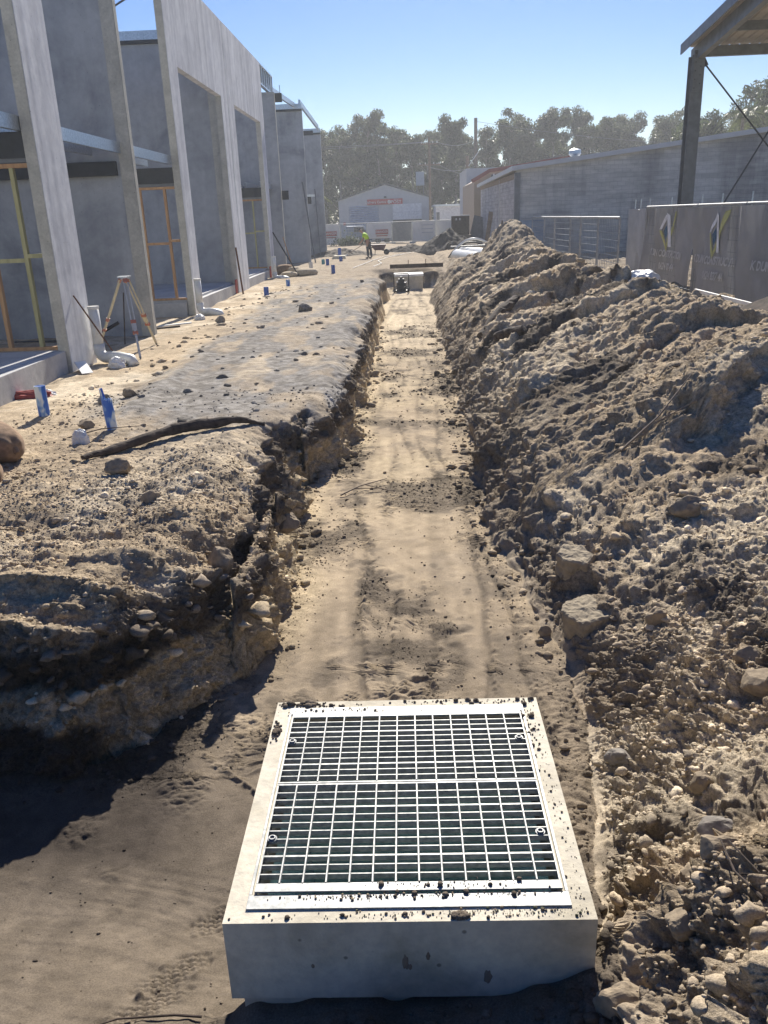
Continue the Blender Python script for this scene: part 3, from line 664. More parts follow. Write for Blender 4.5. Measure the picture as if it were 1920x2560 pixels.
# capping channels on the party walls and eaves beams
for (y, xe, z) in ((27.3, XF-.22, 7.2), (46.85, -5.0, 7.45), (56.85, -4.98, 7.2)):
    MB().box(-19, xe, y-.02, y+.24, z+.001, z+.10).build('capping', M['steel_dark'], t); MB().box(-19, xe, y-.03, y+.25, z+.101, z+.34).build('capping', M['galv'], t)
MB().bar((-5.12, 47.1, 7.88), (-5.12, 57.0, 7.60), .10, .26).build('eaves_beam', M['galv'], t)
MB().bar((-5.4, 37.4, 7.35), (-5.4, 47.0, 7.75), .10, .22).build('eaves_beam', M['galv'], t)
MB().bar((-5.55, 17.8, 8.6), (-5.9, 27.4, 7.62), .12, .2).build('eaves_beam', M['galv'], t)
MB().tube([(-5.5, 21.3, 7.72), (-6.6, 24, 7.75), (-9, 27.3, 7.8)], .025, 6).build('cable', M['black'], t)
MB().box(-6.6, -5.25, 54.9, 55.0, 7.0, 7.25).build('steel_beam', M['steel_dark'], t)
# stud-framed parapet above the recess
s = MB(); y0, y1 = 35.16, 38.6
s.bar((XF-.05, y0, 7.84), (XF-.05, y1, 7.84), .09, .05).bar((XF-.05, y0, 7.15), (XF-.05, y1, 7.15), .09, .06)
for k in range(7):
    y = y0+.05+(y1-y0-.1)*k/6; s.bar((XF-.05, y, 7.17), (XF-.05, y, 7.83), .05, .09, (0, 1, 0))
s.bar((XF-.05, y1-.5, 7.83), (XF-.05, y1-.05, 7.17), .05, .05)
fr = s.build('parapet_frame', M['galv'], t); MB().box(XF-.16, XF-.12, y0, y1, 7.15, 7.86).build('parapet_sheet', M['steel_grey'], fr)
# cleats
for x, y, z, hh in ((-5.05, 37.27, 6.72, .34), (-5.05, 37.27, 2.98, .36)):
    MB().box(x+.012, x+.30, y, y+.03, z, z+hh).build('cleat', M['steel_dark'], t)
MB().tube([(-4.82, 37.3, 7.06), (-4.82, 37.3, 7.35)], .012, 6).build('cleat_rod', M['steel_dark'], t)
# floor slabs
for (a, c) in ((-1, 12.85), (21.14, 27.3), (27.6, 34.9)):
    MB().box(-18.9, XF-.20, a, c, -.4, .36).build('floor_slab', M['slab'], t, bevel=.01)
MB().box(XF-.196, XF-.06, -1, 12.84, -.4, .355).build('slab_edge', M['slab'], t, bevel=.008)
MB().box(XF-.196, XF-.06, 21.97, 27.0, -.4, .30).build('slab_edge', M['slab'], t)
MB().box(XF-.196, XF-.06, 29.04, 34.22, -.4, .30).build('slab_edge', M['slab'], t)
MB().box(-12, XF-.19, 21.0, 21.1, -.4, .30).build('upstand', M['slab'], t, bevel=.008)
MB().box(-12, XF-.19, 34.95, 35.05, -.4, .30).build('upstand', M['slab'], t)
MB().box(XF-.058, XF-.02, 26.75, 26.99, -.1, .45).build('joint_former', M['red'], t)
MB().box(XF-.058, XF-.02, 33.95, 34.2, -.1, .45).build('joint_former', M['red'], t)
# timber shopfront frames with steel header beams
def tframe(y, x1, x0, z0, zt_, studs, m_, zm=1.75):
    fr = MB().box(x0, x1, y-.045, y+.045, z0, z0+.05).build('timber_frame', M['pine'], t, bevel=.003); MB().box(x0, x1, y-.045, y+.045, zt_-.06, zt_).build('top_plate', M['pine'], fr, bevel=.003)
    for k, (xs, mm) in enumerate(studs):
        MB().box(xs-.03, xs+.03, y-.044, y+.044, z0+.0505, zt_-.0605).build('stud', M[mm], fr, bevel=.003)
    xs = [x1]+[q[0] for q in studs]+[x0]
    for k in range(len(xs)-1):
        a = xs[k]-(.031 if k else .001); c = xs[k+1]+(.031 if k < len(xs)-2 else .001)
        if a-c > .1: MB().box(c, a, y-.043, y+.043, zm+(-.06 if k % 2 else .0), zm+.06+(-.06 if k % 2 else .0)).build('nogging', M[m_], fr)
    MB().box(x0, x1, y-.06, y+.06, zt_+.01, zt_+.07).build('packer', M['steel_grey'], t)
    MB().box(x0, x1, y-.08, y+.08, zt_+.071, zt_+.42).build('header_beam', M['steel_dark'], t)
tframe(12.99, XF-.19, -9.6, .362, 3.08, [(-5.72, 'pine_green'), (-6.22, 'pine'), (-6.9, 'pine'), (-7.6, 'pine_green'), (-8.4, 'pine')], 'pine_green')
tframe(21.18, XF-.19, -9.6, .362, 3.02, [(-5.70, 'pine'), (-6.3, 'pine'), (-7.0, 'pine')], 'pine')
tframe(34.6, XF-.19, -9.6, .362, 2.98, [(-5.86, 'pine_green'), (-6.6, 'pine_green')], 'pine_green')
# galvanised awning purlins through the recesses, and a dark soffit beam against the fins
def cee(y0, y1, x, z, par):
    s = MB(); s.box(x-.004, x, y0, y1, z, z+.20); s.box(x-.07, x-.0045, y0, y1, z+.196, z+.20); s.box(x-.07, x-.0045, y0, y1, z, z+.004)
    return s.build('purlin', M['galv'], par)
for (a, c, z) in ((9.5, 17.38, 3.50), (17.585, 21.1, 3.50), (34.3, 37.18, 3.42), (47.2, 50.5, 3.4)):
    for k, x in enumerate((XF-.19, XF-.75, XF-1.35)): cee(a, c, x, z-.02*k, t)
for y in (17.30, 37.1): MB().box(-9, XF-.30, y-.02, y+.06, 3.10, 3.36).build('soffit_beam', M['steel_dark'], t)
MB().box(-9.0, -5.15, 50.4, 50.55, 3.0, 3.38).build('header_beam', M['steel_dark'], t); MB().box(-9, -4.95, 50.38, 50.57, 3.381, 3.5).build('purlin', M['galv'], t)
# ------------------------------------------------------------------ things standing along the facade
def elbow_pipe(x, y, h, hz, m_, label, run=.42):
    t = thing('downpipe_elbow', label, 'drain pipe', (x, y, hz), 'white pipe bends at the foot of the wall panels')
    z0 = hz+.13
    MB().tube([(x, y, z0+.12), (x, y, hz+h)], .085, 20).build('riser', M['pvc'], t, smooth=True)
    MB().tube([(x, y, hz+h-.03), (x, y, hz+h+.012)], .094, 20).build('socket', M['pvc'], t)
    pts = [(x, y, z0+.22), (x, y, z0+.12)]+[(x+.12*(1-math.cos(a)), y-.04*(1-math.cos(a)), z0+.12-.12*math.sin(a)) for a in [PI/2*k/6 for k in range(1, 7)]]+[(x+.12+run*.5, y-.04-run*.1, z0), (x+.12+run, y-.04-run*.28, z0-.04), (x+.17+run, y-.08-run*.3, z0-.13)]
    MB().tube(pts, .094, 20).build('bend', M['pvc'], t, smooth=True)
    for q in (.2, .3):
        MB().tube([(x+.12+q*run, y-.04-q*run*.2, z0), (x+.145+q*run, y-.045-q*run*.2, z0)], .101, 20).build('collar', M['pvc'], t)
    return t
elbow_pipe(-5.10, 13.72, .95, -.02, 'pvc', 'white plastic downpipe bend at the foot of the nearest wall panel', .45)
elbow_pipe(-5.10, 21.0, .92, -.06, 'pvc', 'white plastic downpipe bend at the foot of the panel beside the pine window frame', .40)
elbow_pipe(-5.10, 33.9, .95, -.12, 'pvc', 'white plastic downpipe bend beside the sandbag pile, farthest of the three', .40)
# surveyor's tripod
tx, ty = -4.92, 14.95; hz = 1.33
t = thing('survey_tripod', 'surveyor tripod with cream wooden legs standing on the sand by the wall', 'tripod', (tx, ty, 0))
MB().tube([(tx, ty, hz-.05), (tx, ty, hz-.02)], .085, 16).box(tx-.10, tx+.10, ty-.08, ty+.08, hz-.02, hz+.0).build('head_plate', M['galv'], t)
M['cream'] = simple('cream_tripod_timber', (.62, .55, .38), (.5, .44, .3), 9, .6)
M['alu'] = simple('dull_aluminium', (.52, .53, .54), (.40, .41, .42), 12, .5, .2); M['orange'] = simple('orange_fitting', (.42, .16, .10), (.34, .12, .08), 9, .5)
for (fx, fy, mm) in ((-4.58, 14.2, 'alu'), (-4.72, 15.75, 'cream'), (-5.62, 14.95, 'cream')):
    a = Vector((tx, ty, hz-.06)); f = Vector((fx, fy, gz(fx, fy)-.03)); d = (f-a); dn = d.normalized(); side = dn.cross(Vector((0, 0, 1))).normalized()
    a1 = a+Vector((d.x, d.y, 0)).normalized()*.08
    lg = MB(); mid = a1+(f-a1)*.62
    lg.bar(a1+side*.035, mid+side*.03, .018, .026).bar(a1-side*.035, mid-side*.03, .018, .026)
    leg = lg.build('leg', M[mm], t)
    MB().bar(a1+(f-a1)*.50, f-dn*.07, .036, .03).build('lower_leg', M[mm], leg)
    MB().bar(a1+(f-a1)*.50, a1+(f-a1)*.54, .09, .045).bar(a1+(f-a1)*.64, a1+(f-a1)*.67, .09, .045).build('clamp', M['orange'], leg)
    MB().bar(a1-dn*.02, a1+dn*.05, .085, .04).build('hinge', M['orange'], leg)
    MB().tube([f-dn*.08, f], [.022, .004], 8).build('spike', M['steel_grey'], leg)
for x0, y0, z0, x1, y1, z1, m_, nm, lb, ct, r in (
    (-5.235, 13.32, .99+.16, -4.78, 13.78, -.02, 'rust', 'steel_rod', 'rusty brown steel rod leaning beside the tripod over a white pipe bend', 'rod', .013),
    (-5.15, 26.6, 1.42, -5.02, 26.5, -.08, 'rust', 'steel_picket', 'dark rusty star picket leaning against the panel joint between two doorways', 'picket', .028),
    (-5.20, 46.86, 4.05, -4.72, 46.5, -.1, 'steel_grey', 'steel_pole', 'thin grey pole leaning on the second last party wall', 'pole', .035),
    (-5.42, 56.8, 4.0, -5.35, 56.2, -.15, 'steel_grey', 'steel_pole', 'thin grey pole standing against the last party wall', 'pole', .035)):
    if nm == 'steel_pole' and y0 > 50: x0 -= .1
    MB().tube([(x0, y0, z0), (x1, y1, z1)], r, 8).build(nm, M[m_], org=(x1, y1, z1)); tag(bpy.data.objects[-1] if False else C.objects[-1], lb, ct)
MB().bar((-5.5, 16.2, -.06), (-5.62, 16.9, .9), .02, .03).build('wooden_stake', M['wood_dark'], org=(-5.5, 16.2, 0)); tag(C.objects[-1], 'short dark stake behind the tripod in the shaded recess', 'stake')
MB().tube([(-8, 16.9, -.02), (-6.9, 16.7, 0), (-6.2, 16.8, .12), (-5.8, 16.9, .32)], .035, 8).build('black_hose', M['black'], org=(-7, 16.8, 0), smooth=True); tag(C.objects[-1], 'black hose curving up in the shaded recess behind the tripod', 'hose')
for q, (x, y, l) in enumerate(((-5.35, 18.2, .75), (-5.2, 18.75, .7))):
    MB().bar((x-l/2, y, .0), (x+l/2, y+.25, .03), .10, .035).build('timber_offcut', M['wood_dark' if q == 0 else 'white'], org=(x, y, 0)); tag(C.objects[-1], ('dark' if q == 0 else 'pale')+' timber offcut lying at the foot of the second fin wall', 'offcut')
def crumple(name, cx_, cy_, r, h, m_, label, cat, z=None, seed=0, sub=3, flat=1.0, grp=None, sharp=.5):
    z = gz(cx_, cy_) if z is None else z
    v, f = ico(sub); n = 1+.35*ridg2(v[:, 0]*1.2+seed, v[:, 1]*1.2+v[:, 2]*1.4, 3, 400+seed)*sharp+.12*vn3(v[:, 0]*4+seed, v[:, 1]*4, v[:, 2]*4, 410)
    V = v*n[:, None]*np.array([r[0], r[1], h]); V[:, 2] = np.maximum(V[:, 2], -h*.35)
    V = V+np.array([cx_, cy_, z+h*.3]); o = mesh_obj(name, [tuple(p) for p in V], [tuple(int(i) for i in q) for q in f], M[m_], org=(cx_, cy_, z))
    return tag(o, label, cat, grp)
crumple('plastic_bag', -4.70, 13.33, (.14, .12), .13, 'plasticbag', 'crumpled white plastic bag against the nearest pipe bend', 'bag', seed=3)
crumple('plastic_scrap', -3.45, 8.34, (.09, .06), .12, 'plasticbag', 'small torn piece of clear white plastic on the sand behind the dark log', 'plastic scrap', seed=5)
crumple('white_scrap', -4.85, 19.8, (.12, .1), .10, 'plasticbag', 'small white lump of rubbish on the sand near the second pipe bend', 'rubbish', seed=6)
crumple('white_sack', 4.1+.55, 16.6, (.34, .3), .26, 'plasticbag', 'crumpled white sack on the crest of the spoil bank by the hoarding', 'sack', seed=9)
crumple('red_rag', -5.18, 11.0, (.30, .10), .07, 'red', 'torn red and white rag on the ground beside the slab edge', 'rag', seed=11, sharp=1)
crumple('white_wrapper', -4.96, 11.08, (.16, .07), .06, 'plasticbag', 'crumpled white wrapper lying next to the red rag', 'wrapper', seed=12, sharp=1)
MB().bar((-5.16, 12.96, .16), (-4.93, 12.62, .03), .17, .012).build('white_board', M['white'], org=(-5.05, 12.8, .05)); tag(C.objects[-1], 'small white board tilted on rubble at the foot of the nearest panel', 'board')
# blue sprayed stub pipes
def stub(x, y, h, r, m_, label, broken=False, lean=(0, 0)):
    z = gz(x, y)-.04; b = MB(); n = 24; V = []; F = []; th = .006
    top = [h+(0 if not broken else (.12 if 2.2 < 2*PI*k/n < 4.2 else -.02*math.sin(3*k)*.5)) for k in range(n)]
    for rr in (r, r-th):
        for zz, tp in ((0, False), (1, True)):
            for k in range(n):
                a = 2*PI*k/n; hh = top[k] if tp else 0; V.append((x+rr*math.cos(a)+lean[0]*hh, y+rr*math.sin(a)+lean[1]*hh, z+hh))
    for k in range(n):
        k2 = (k+1) % n; F += [(k, k2, n+k2, n+k), (2*n+k2, 2*n+k, 3*n+k, 3*n+k2), (n+k, n+k2, 3*n+k2, 3*n+k)]
    b.add(V, F); t = thing('stub_pipe', label, 'stub pipe', (x, y, z), 'sprayed stub pipes rising from the ground')
    b.build('pipe', M[m_], t)
    if not broken: MB().tube([(x+lean[0]*h, y+lean[1]*h, z+h-.012), (x+lean[0]*h, y+lean[1]*h, z+h-.006)], r-th-.001, 20).build('cap', M['teal' if m_ == 'teal' else 'blue'], t)
stub(-4.38, 9.66, .40, .066, 'spray', 'capped white pipe sprayed blue at both sides, nearest the slab edge')
stub(-3.28, 8.86, .38, .058, 'spray', 'broken-topped white pipe sprayed blue, just behind the dark log', True, (-.05, 0))
stub(-4.15, 25.6, .30, .075, 'blue', 'solid blue stub pipe in front of the rusty picket')
stub(-4.01, 29.6, .26, .075, 'spray', 'blue and white stub pipe beside the third downpipe bend')
stub(-2.89, 35.5, .38, .08, 'blue', 'tall blue stub pipe standing alone, closest to the trench')
stub(-3.66, 41.8, .34, .08, 'blue', 'dark blue stub pipe between the white and the small blue ones')
stub(-4.0, 43.2, .30, .08, 'teal', 'teal green stub pipe just right of the fin wall foot')
stub(-3.3, 46.0, .28, .09, 'blue', 'short wide blue stub pipe in front of the concrete footing')
stub(-4.08, 38.0, .42, .09, 'pvc', 'plain white stub pipe at the foot of the concrete fin')
t = thing('footing_block', 'small pale concrete footing block in front of the man with the shovel', 'footing', (-3.75, 49.5, -.1))
MB().prism([(-4.15, -.12), (-3.2, -.12), (-3.3, .13), (-3.95, .13)], 'y', 49.3, 50.2).build('block', M['pit'], t)
stub(-3.68, 50.5, .62, .10, 'blue', 'tall blue stub pipe rising behind the pale footing block')
# sandbags
def bag(x, y, z, r, rz, label, m_='hessian', seed=0, grp=None, tilt=0):
    v, f = ico(4); s = np.sign(v)*np.abs(v)**.75
    V = s*np.array(r); V[:, 2] += .10*r[2]*vn3(v[:, 0]*2+seed, v[:, 1]*2, v[:, 2]*2, 500); V[:, 0] *= 1+.06*vn3(v[:, 1]*3+seed, v[:, 2]*3, v[:, 0], 501)
    pin = 1-.30*np.clip((np.abs(v[:, 0])-.7)/.3, 0, 1); V[:, 1] *= pin
    c, s_ = math.cos(tilt), math.sin(tilt); X_, Z_ = V[:, 0]*c-V[:, 2]*s_, V[:, 0]*s_+V[:, 2]*c
    c, s_ = math.cos(rz), math.sin(rz); Y_ = V[:, 1]
    W = np.stack([X_*c-Y_*s_+x, X_*s_+Y_*c+y, Z_+z], -1)
    t = thing('sandbag', label, 'sandbag', (x, y, z-r[2]), grp)
    mesh_obj('sack', [tuple(p) for p in W], [tuple(int(i) for i in q) for q in f], M[m_], t, smooth=True)
    e = np.array([X_[0]*0+r[0]*.98*c, r[0]*.98*s_, 0]); 
    b = MB(); d = Vector((c, s_, 0)); p = Vector((x, y, z))+d*r[0]*math.cos(tilt)*.93+Vector((0, 0, r[0]*math.sin(tilt)*.93)); b.tube([p, p+d*.05+Vector((0, 0, -.03))], [.05, .02], 10); b.build('tied_end', M[m_], t)
bag(-4.28, 7.98, .20, (.60, .21, .20), -.62, 'large brown sandbag at the left edge, the upper of the near pair', 'hessian', 1, 'near sandbags', -.10)
bag(-4.12, 7.28, .10, (.50, .18, .16), -.62, 'brown sandbag at the left edge, the lower of the near pair, caked with sand', 'hessian', 2, 'near sandbags', -.10)
for k, (x, y, r, rz, m_, lb) in enumerate(((-4.95, 35.6, (.5, .32, .24), .3, 'hessian', 'dark sandbag leaning on the fin wall in the far sandbag pile'), (-4.45, 35.2, (.32, .26, .20), .9, 'hessian_lt', 'small upright pale sandbag in the middle of the far pile'), (-4.0, 35.0, (.5, .3, .16), .1, 'hessian_lt', 'long pale sandbag at the right of the far pile'), (-4.62, 34.6, (.34, .24, .12), -.2, 'hessian_lt', 'flat small sandbag at the front of the far pile'))):
    bag(x, y, r[2]*.8-.02, r, rz, lb, m_, 20+k, 'sandbags piled round the tool handles')
MB().tube([(-5.2, 34.9, 1.72), (-4.25, 34.7, .02)], .028, 8).build('black_pole', M['black'], org=(-4.25, 34.7, 0)); tag(C.objects[-1], 'black pole propped in the far sandbag pile', 'pole')
t = thing('long_shovel', 'shovel with orange wooden handle stuck in the far sandbag pile', 'shovel', (-4.35, 35.0, .1))
MB().tube([(-4.98, 36.2, 1.5), (-4.5, 35.1, .25)], .022, 8).build('handle', M['pine'], t); MB().prism([(-4.62, .3), (-4.36, .3), (-4.34, .05), (-4.5, -.05), (-4.64, .05)], 'y', 35.06, 35.075).build('blade', M['steel_grey'], t)
# logs
def log(pts, r, label, m_='wood_dark', seed=0, name='log', cat='log'):
    b = MB(); n = 14; P_ = []; rr = []
    for i in range(len(pts)-1):
        for q in range(10):
            u = q/10; p = Vector(pts[i]).lerp(Vector(pts[i+1]), u); P_.append(p+Vector((0, .02*math.sin(i*7+u*2+i*2+seed), .012*math.sin(u*3+i*3+seed)))); rr.append(r[i]*(1-u)+r[i+1]*u)
    P_.append(Vector(pts[-1])); rr.append(r[-1]); rr = [a*(1+.10*math.sin(k*.7+seed)*math.sin(k*.23)) for k, a in enumerate(rr)]
    b.tube(P_, rr, n); vv = np.array(b.v); nz_ = vn3(vv[:, 0]*14, vv[:, 1]*14, vv[:, 2]*14, 600+seed)+.6*vn3(vv[:, 0]*34, vv[:, 1]*34, vv[:, 2]*34, 601)
    vv = vv+nz_[:, None]*np.mean(rr)*.16; b.v = [tuple(p) for p in vv]
    o = b.build(name, M[m_], org=pts[0]); return tag(o, label, cat)
lp = [(-3.12, 7.5), (-2.91, 7.92), (-2.54, 8.5), (-2.25, 8.69), (-1.87, 8.8), (-1.6, 9.0)]
log([(x, y, gz(x, y)+h) for (x, y), h in zip(lp, (.03, .05, .07, .09, .06, .02))], [.025, .045, .055, .065, .04, .02], 'long dark rotten log lying on the left bank beside the gravel', seed=2)
for (a, c, r, lb, sd_) in (((1.45, 15.6), (2.25, 16.9), .12, 'thick grey log half buried across the lower spoil bank', 4), ((1.55, 14.2), (1.95, 13.6), .09, 'short stubby log lying below the thick one on the spoil bank', 6), ((1.5, 19.1), (2.15, 18.5), .05, 'thin branch lying above the thick log on the spoil bank', 8)):
    za = gz(*a); zc = gz(*c); m_ = ((a[0]+c[0])/2, (a[1]+c[1])/2); log([(a[0], a[1], za+r*.6), (m_[0], m_[1], max(gz(*m_)+r*.5, (za+zc)/2+r*.6)), (c[0], c[1], zc+r*.6)], [r*.8, r, r*.9], lb, 'wood_dark' if r > .06 else 'wood', sd_)
# twigs and roots
def twig(pts, r, label, m_='wood', name='twig', br=()):
    b = MB(); b.tube([(x, y, gz(x, y)+h) for x, y, h in pts], [r*(1-.6*k/(len(pts)-1)) for k in range(len(pts))], 6)
    for q in br: b.tube([(x, y, gz(x, y)+h) for x, y, h in q], [r*.6, r*.3] if len(q) == 2 else r*.4, 5)
    o = b.build(name, M[m_], org=(pts[0][0], pts[0][1], gz(*pts[0][:2]))); return tag(o, label, 'twig')
twig([(-.75, 8.55, .02), (-.55, 8.75, .05), (-.25, 9.0, .06)], .010, 'forked dry twig lying across the trench floor', br=([(-.6, 8.7, .04), (-.3, 8.72, .03)], [(-.5, 8.8, .05), (-.15, 8.6, .03)]))
twig([(-.62, 2.12, .012), (-.9, 2.16, .016), (-1.1, 2.14, .014), (-1.25, 2.05, .01)], .006, 'thin dark curved root on the ground left of the grate', 'wood_dark')
twig([(.86, 1.62, .03), (.84, 1.75, .06), (.86, 1.9, .05)], .005, 'wiry dark forked root in the bottom right corner', 'wood_dark', br=([(.84, 1.75, .05), (.91, 1.66, .03)], [(.86, 1.85, .05), (.88, 1.7, .04)]))
twig([(-3.7, 8.6, .01), (-3.35, 8.72, .04), (-2.95, 8.9, .03)], .008, 'thin bent twig behind the dark log', 'wood_dark')
twig([(1.9, 7.1, .04), (2.25, 7.25, .08), (2.6, 7.5, .05)], .012, 'pale dry root sticking out below the scarp on the spoil bank', br=([(2.2, 7.2, .07), (2.6, 7.2, .05)],))
# rocks one can single out
def rock(x, y, r, label, m_='rock', seed=0, sink=.25, ang=0, name='rock'):
    v, f = ico(3); n = 1+.28*vn3(v[:, 0]*1.3+seed*3, v[:, 1]*1.3, v[:, 2]*1.3, 700)+.10*vn3(v[:, 0]*3.3+seed, v[:, 1]*3.3, v[:, 2]*3.3, 701)+.03*vn3(v[:, 0]*11+seed, v[:, 1]*11, v[:, 2]*11, 702)
    V = v*n[:, None]
    rs = np.random.default_rng(seed+50)
    for _ in range(7):   # facet it
        d = rs.normal(size=3); d /= np.linalg.norm(d); h = rs.uniform(.62, .85); q = V@d; V = V-np.maximum(q-h, 0)[:, None]*d*.88
    V = V*np.array(r); c, s_ = math.cos(ang), math.sin(ang); V = np.stack([V[:, 0]*c-V[:, 1]*s_, V[:, 0]*s_+V[:, 1]*c, V[:, 2]], -1)
    z = gz(x, y); V = V+np.array([x, y, z+r[2]*(1-sink*2)*.8]); o = mesh_obj(name, [tuple(p) for p in V], [tuple(int(i) for i in q) for q in f], M[m_], org=(x, y, z)); 
    return tag(o, label, 'rock')
rock(.56, 1.70, (.085, .06, .055), 'large pale rock touching the near right corner of the pit', 'rock', 1, .1, -.3)
rock(.86, 1.91, (.075, .05, .04), 'oval tan stone in the bottom right, above the wiry root', 'rock', 2, .15)
rock(.73, 1.78, (.045, .04, .035), 'small pale stone just left of the wiry root', 'rock', 3, .1)
rock(1.06, 2.50, (.07, .065, .06), 'round split lump of stone right of the grate', 'rock', 4, .2)
rock(1.25, 2.80, (.08, .06, .05), 'grey angular stone on the slope right of the grate', 'rock_grey', 5, .15)
rock(1.32, 3.18, (.05, .05, .06), 'brown upright stone above the grey angular one', 'rock', 6, .1)
rock(1.09, 3.74, (.07, .055, .06), 'rounded grey stone on the slope beside the far corner of the grate', 'rock_grey', 7, .1)
rock(1.75, 3.66, (.10, .09, .08), 'biggest round boulder at the right edge of the picture', 'rock', 8, .15)
rock(1.78, 3.90, (.07, .06, .06), 'second round boulder at the right edge, just behind the biggest', 'rock', 9, .15)
rock(2.08, 5.81, (.14, .10, .10), 'flat-topped brown rock alone on the middle of the right slope', 'rock', 10, .15, .3)
rock(.96, 5.33, (.05, .045, .045), 'small brown stone at the foot of the right slope beside the trench floor', 'rock', 11, .1)
rock(1.57, 4.73, (.07, .06, .07), 'tall pale stone on the right slope beside the flat-faced sand block', 'rock', 13, .1)
rock(-1.35, 5.30, (.09, .08, .11), 'pale rounded rock on top of the left bank near the corner', 'rock', 14, .12)
rock(-2.13, 6.36, (.09, .06, .05), 'flat yellowish stone in the middle of the left bank', 'rock', 15, .1)
rock(-2.63, 7.14, (.13, .09, .08), 'brown lumpy stone in front of the dark log', 'rock', 16, .1)
rock(-3.83, 10.26, (.11, .07, .07), 'grey stone behind the broken-topped blue pipe', 'rock_grey', 17, .1)
rock(-3.62, 10.6, (.10, .08, .07), 'brown block of stone standing right behind the two blue pipes', 'rock', 18, .1)
rock(-2.45, 20.9, (.16, .12, .12), 'dark round clod alone on the gravel near the trench edge', 'rock_grey', 19, .05)
rock(-4.15, 18.9, (.12, .08, .09), 'dark stone on the sand strip left of the gravel', 'rock_grey', 20, .05)
rock(-3.62, 9.0, (.09, .07, .06), 'angular pale stone between the two near blue pipes', 'rock', 21, .1)
rock(-1.12, 7.0, (.12, .10, .09), 'square brown rock jutting from the edge of the left bank', 'rock', 22, .2)
# flat-faced block of packed sand
b = MB(); bm = [(-.20, -.16), (.10, -.22), (.24, -.02), (.20, .20), (-.05, .24), (-.22, .10)]
V = [(x, y, -.14) for x, y in bm]+[(x*.88-.02, y*.88, .17+.10*y-.16*x) for x, y in bm]
n = 6; F = [tuple(range(n))[::-1], tuple(range(n, 2*n))]+[(i, (i+1) % n, n+(i+1) % n, n+i) for i in range(n)]
def sandblock(x, y, s, rz, label, tilt):
    me = bpy.data.meshes.new('sand_block'); me.from_pydata([tuple(Vector(v)*s) for v in V], [], F); me.materials.append(M['soilblock'])
    o = bpy.data.objects.new('sand_block', me); C.objects.link(o); o.location = (x, y, gz(x, y)-.01); o.rotation_euler = (0, tilt, rz)
    md = o.modifiers.new('b', 'BEVEL'); md.width = .02; md.segments = 2; md = o.modifiers.new('s', 'SUBSURF'); md.levels = 4; md.render_levels = 4; md.subdivision_type = 'SIMPLE'
    tx_ = bpy.data.textures.new('clod', 'CLOUDS'); tx_.noise_scale = .07; tx_.noise_depth = 4; md = o.modifiers.new('d', 'DISPLACE'); md.texture = tx_; md.strength = .045
    tag(o, label, 'sand block')
M['soilblock'] = simple('packed_sand', (.34, .285, .20), (.24, .20, .145), 18, 1, 0, .6, .01)
sandblock(1.26, 5.2, .85, .5, 'large flat-faced block of packed sand at the right side of the trench', -.25)
sandblock(1.28, 5.85, .7, 1.2, 'smaller cracked block of packed sand behind the large flat-faced one', -.3)
# ------------------------------------------------------------------ pipes and materials by the far end of the spoil bank
def big_pipe(a, c, r, label):
    a = Vector(a); c = Vector(c); d = (c-a).normalized(); t = thing('concrete_pipe' if False else 'drain_pipe', label, 'pipe', tuple(a), 'large white drain pipes')
    b = MB(); n = 28; u = d.cross(Vector((0, 0, 1))).normalized(); w_ = u.cross(d); V = []; F = []
    for p in (a, c):
        for rr in (r, r*.93):
            for k in range(n): q = 2*PI*k/n; V.append(p+(u*math.cos(q)+w_*math.sin(q))*rr)
    for k in range(n):
        k2 = (k+1) % n; F += [(k, k2, 2*n+k2, 2*n+k), (n+k2, n+k, 3*n+k, 3*n+k2), (k2, k, n+k, n+k2), (2*n+k, 2*n+k2, 3*n+k2, 3*n+k)]
    b.add(V, F); b.build('barrel', M['pvc'], t, smooth=False)
    for q in (.02, .5): MB().tube([a+(c-a)*q, a+(c-a)*(q+.012)], r*1.012, 28, cap=False).build('ring_mark', M['white'], t)
big_pipe((3.28, 37.3, .28), (2.65, 41.8, .25), .28, 'large white drain pipe lying nearest the trench, its open end towards us')
big_pipe((3.92, 38.4, .36), (3.05, 43.2, .30), .29, 'large white drain pipe behind and right of the nearest one')
for k, (a, c, r, m_, lb) in enumerate((((4.2, 39.5, .22), (3.3, 45, .16), .09, 'pvc', 'slim white pipe lying beside the large drain pipes'), ((4.5, 40.2, .30), (3.6, 46, .22), .09, 'pvc', 'second slim white pipe lying on the stack behind the drain pipes'), ((2.4, 42.6, .62), (4.9, 42.2, .66), .04, 'steel_grey', 'thin dark steel bar lying across the pipe stack'))):
    MB().tube([a, c], r, 12).build('slim_pipe' if m_ == 'pvc' else 'steel_bar', M[m_], org=a); tag(C.objects[-1], lb, 'pipe' if m_ == 'pvc' else 'bar')
pts = [(2.35+2.7*k/14, 42.2, .12+.86*math.sin(PI*(k/14)**.8)) for k in range(15)]
MB().tube(pts, .055, 10).build('bent_conduit', M['pvc'], org=pts[0], smooth=True); tag(C.objects[-1], 'white conduit bent in an arch over the pipe stack', 'conduit')
MB().tube([(x-.05, y+.7, z*.82) for x, y, z in pts], .045, 10).build('bent_conduit', M['black'], org=pts[0], smooth=True); tag(C.objects[-1], 'black conduit bent in a lower arch behind the white one', 'conduit')
for k, (x, y, z, l) in enumerate(((3.6, 45, .25, 1.6), (3.9, 46, .45, 1.4))):
    MB().box(x-l/2, x+l/2, y, y+.6, z, z+.16).build('timber_stack', M['wood_dark' if k == 0 else 'wood'], org=(x, y, z), bevel=.01); tag(C.objects[-1], ('dark' if k == 0 else 'grey')+' timber baulk in the pile behind the bent conduits', 'timber')
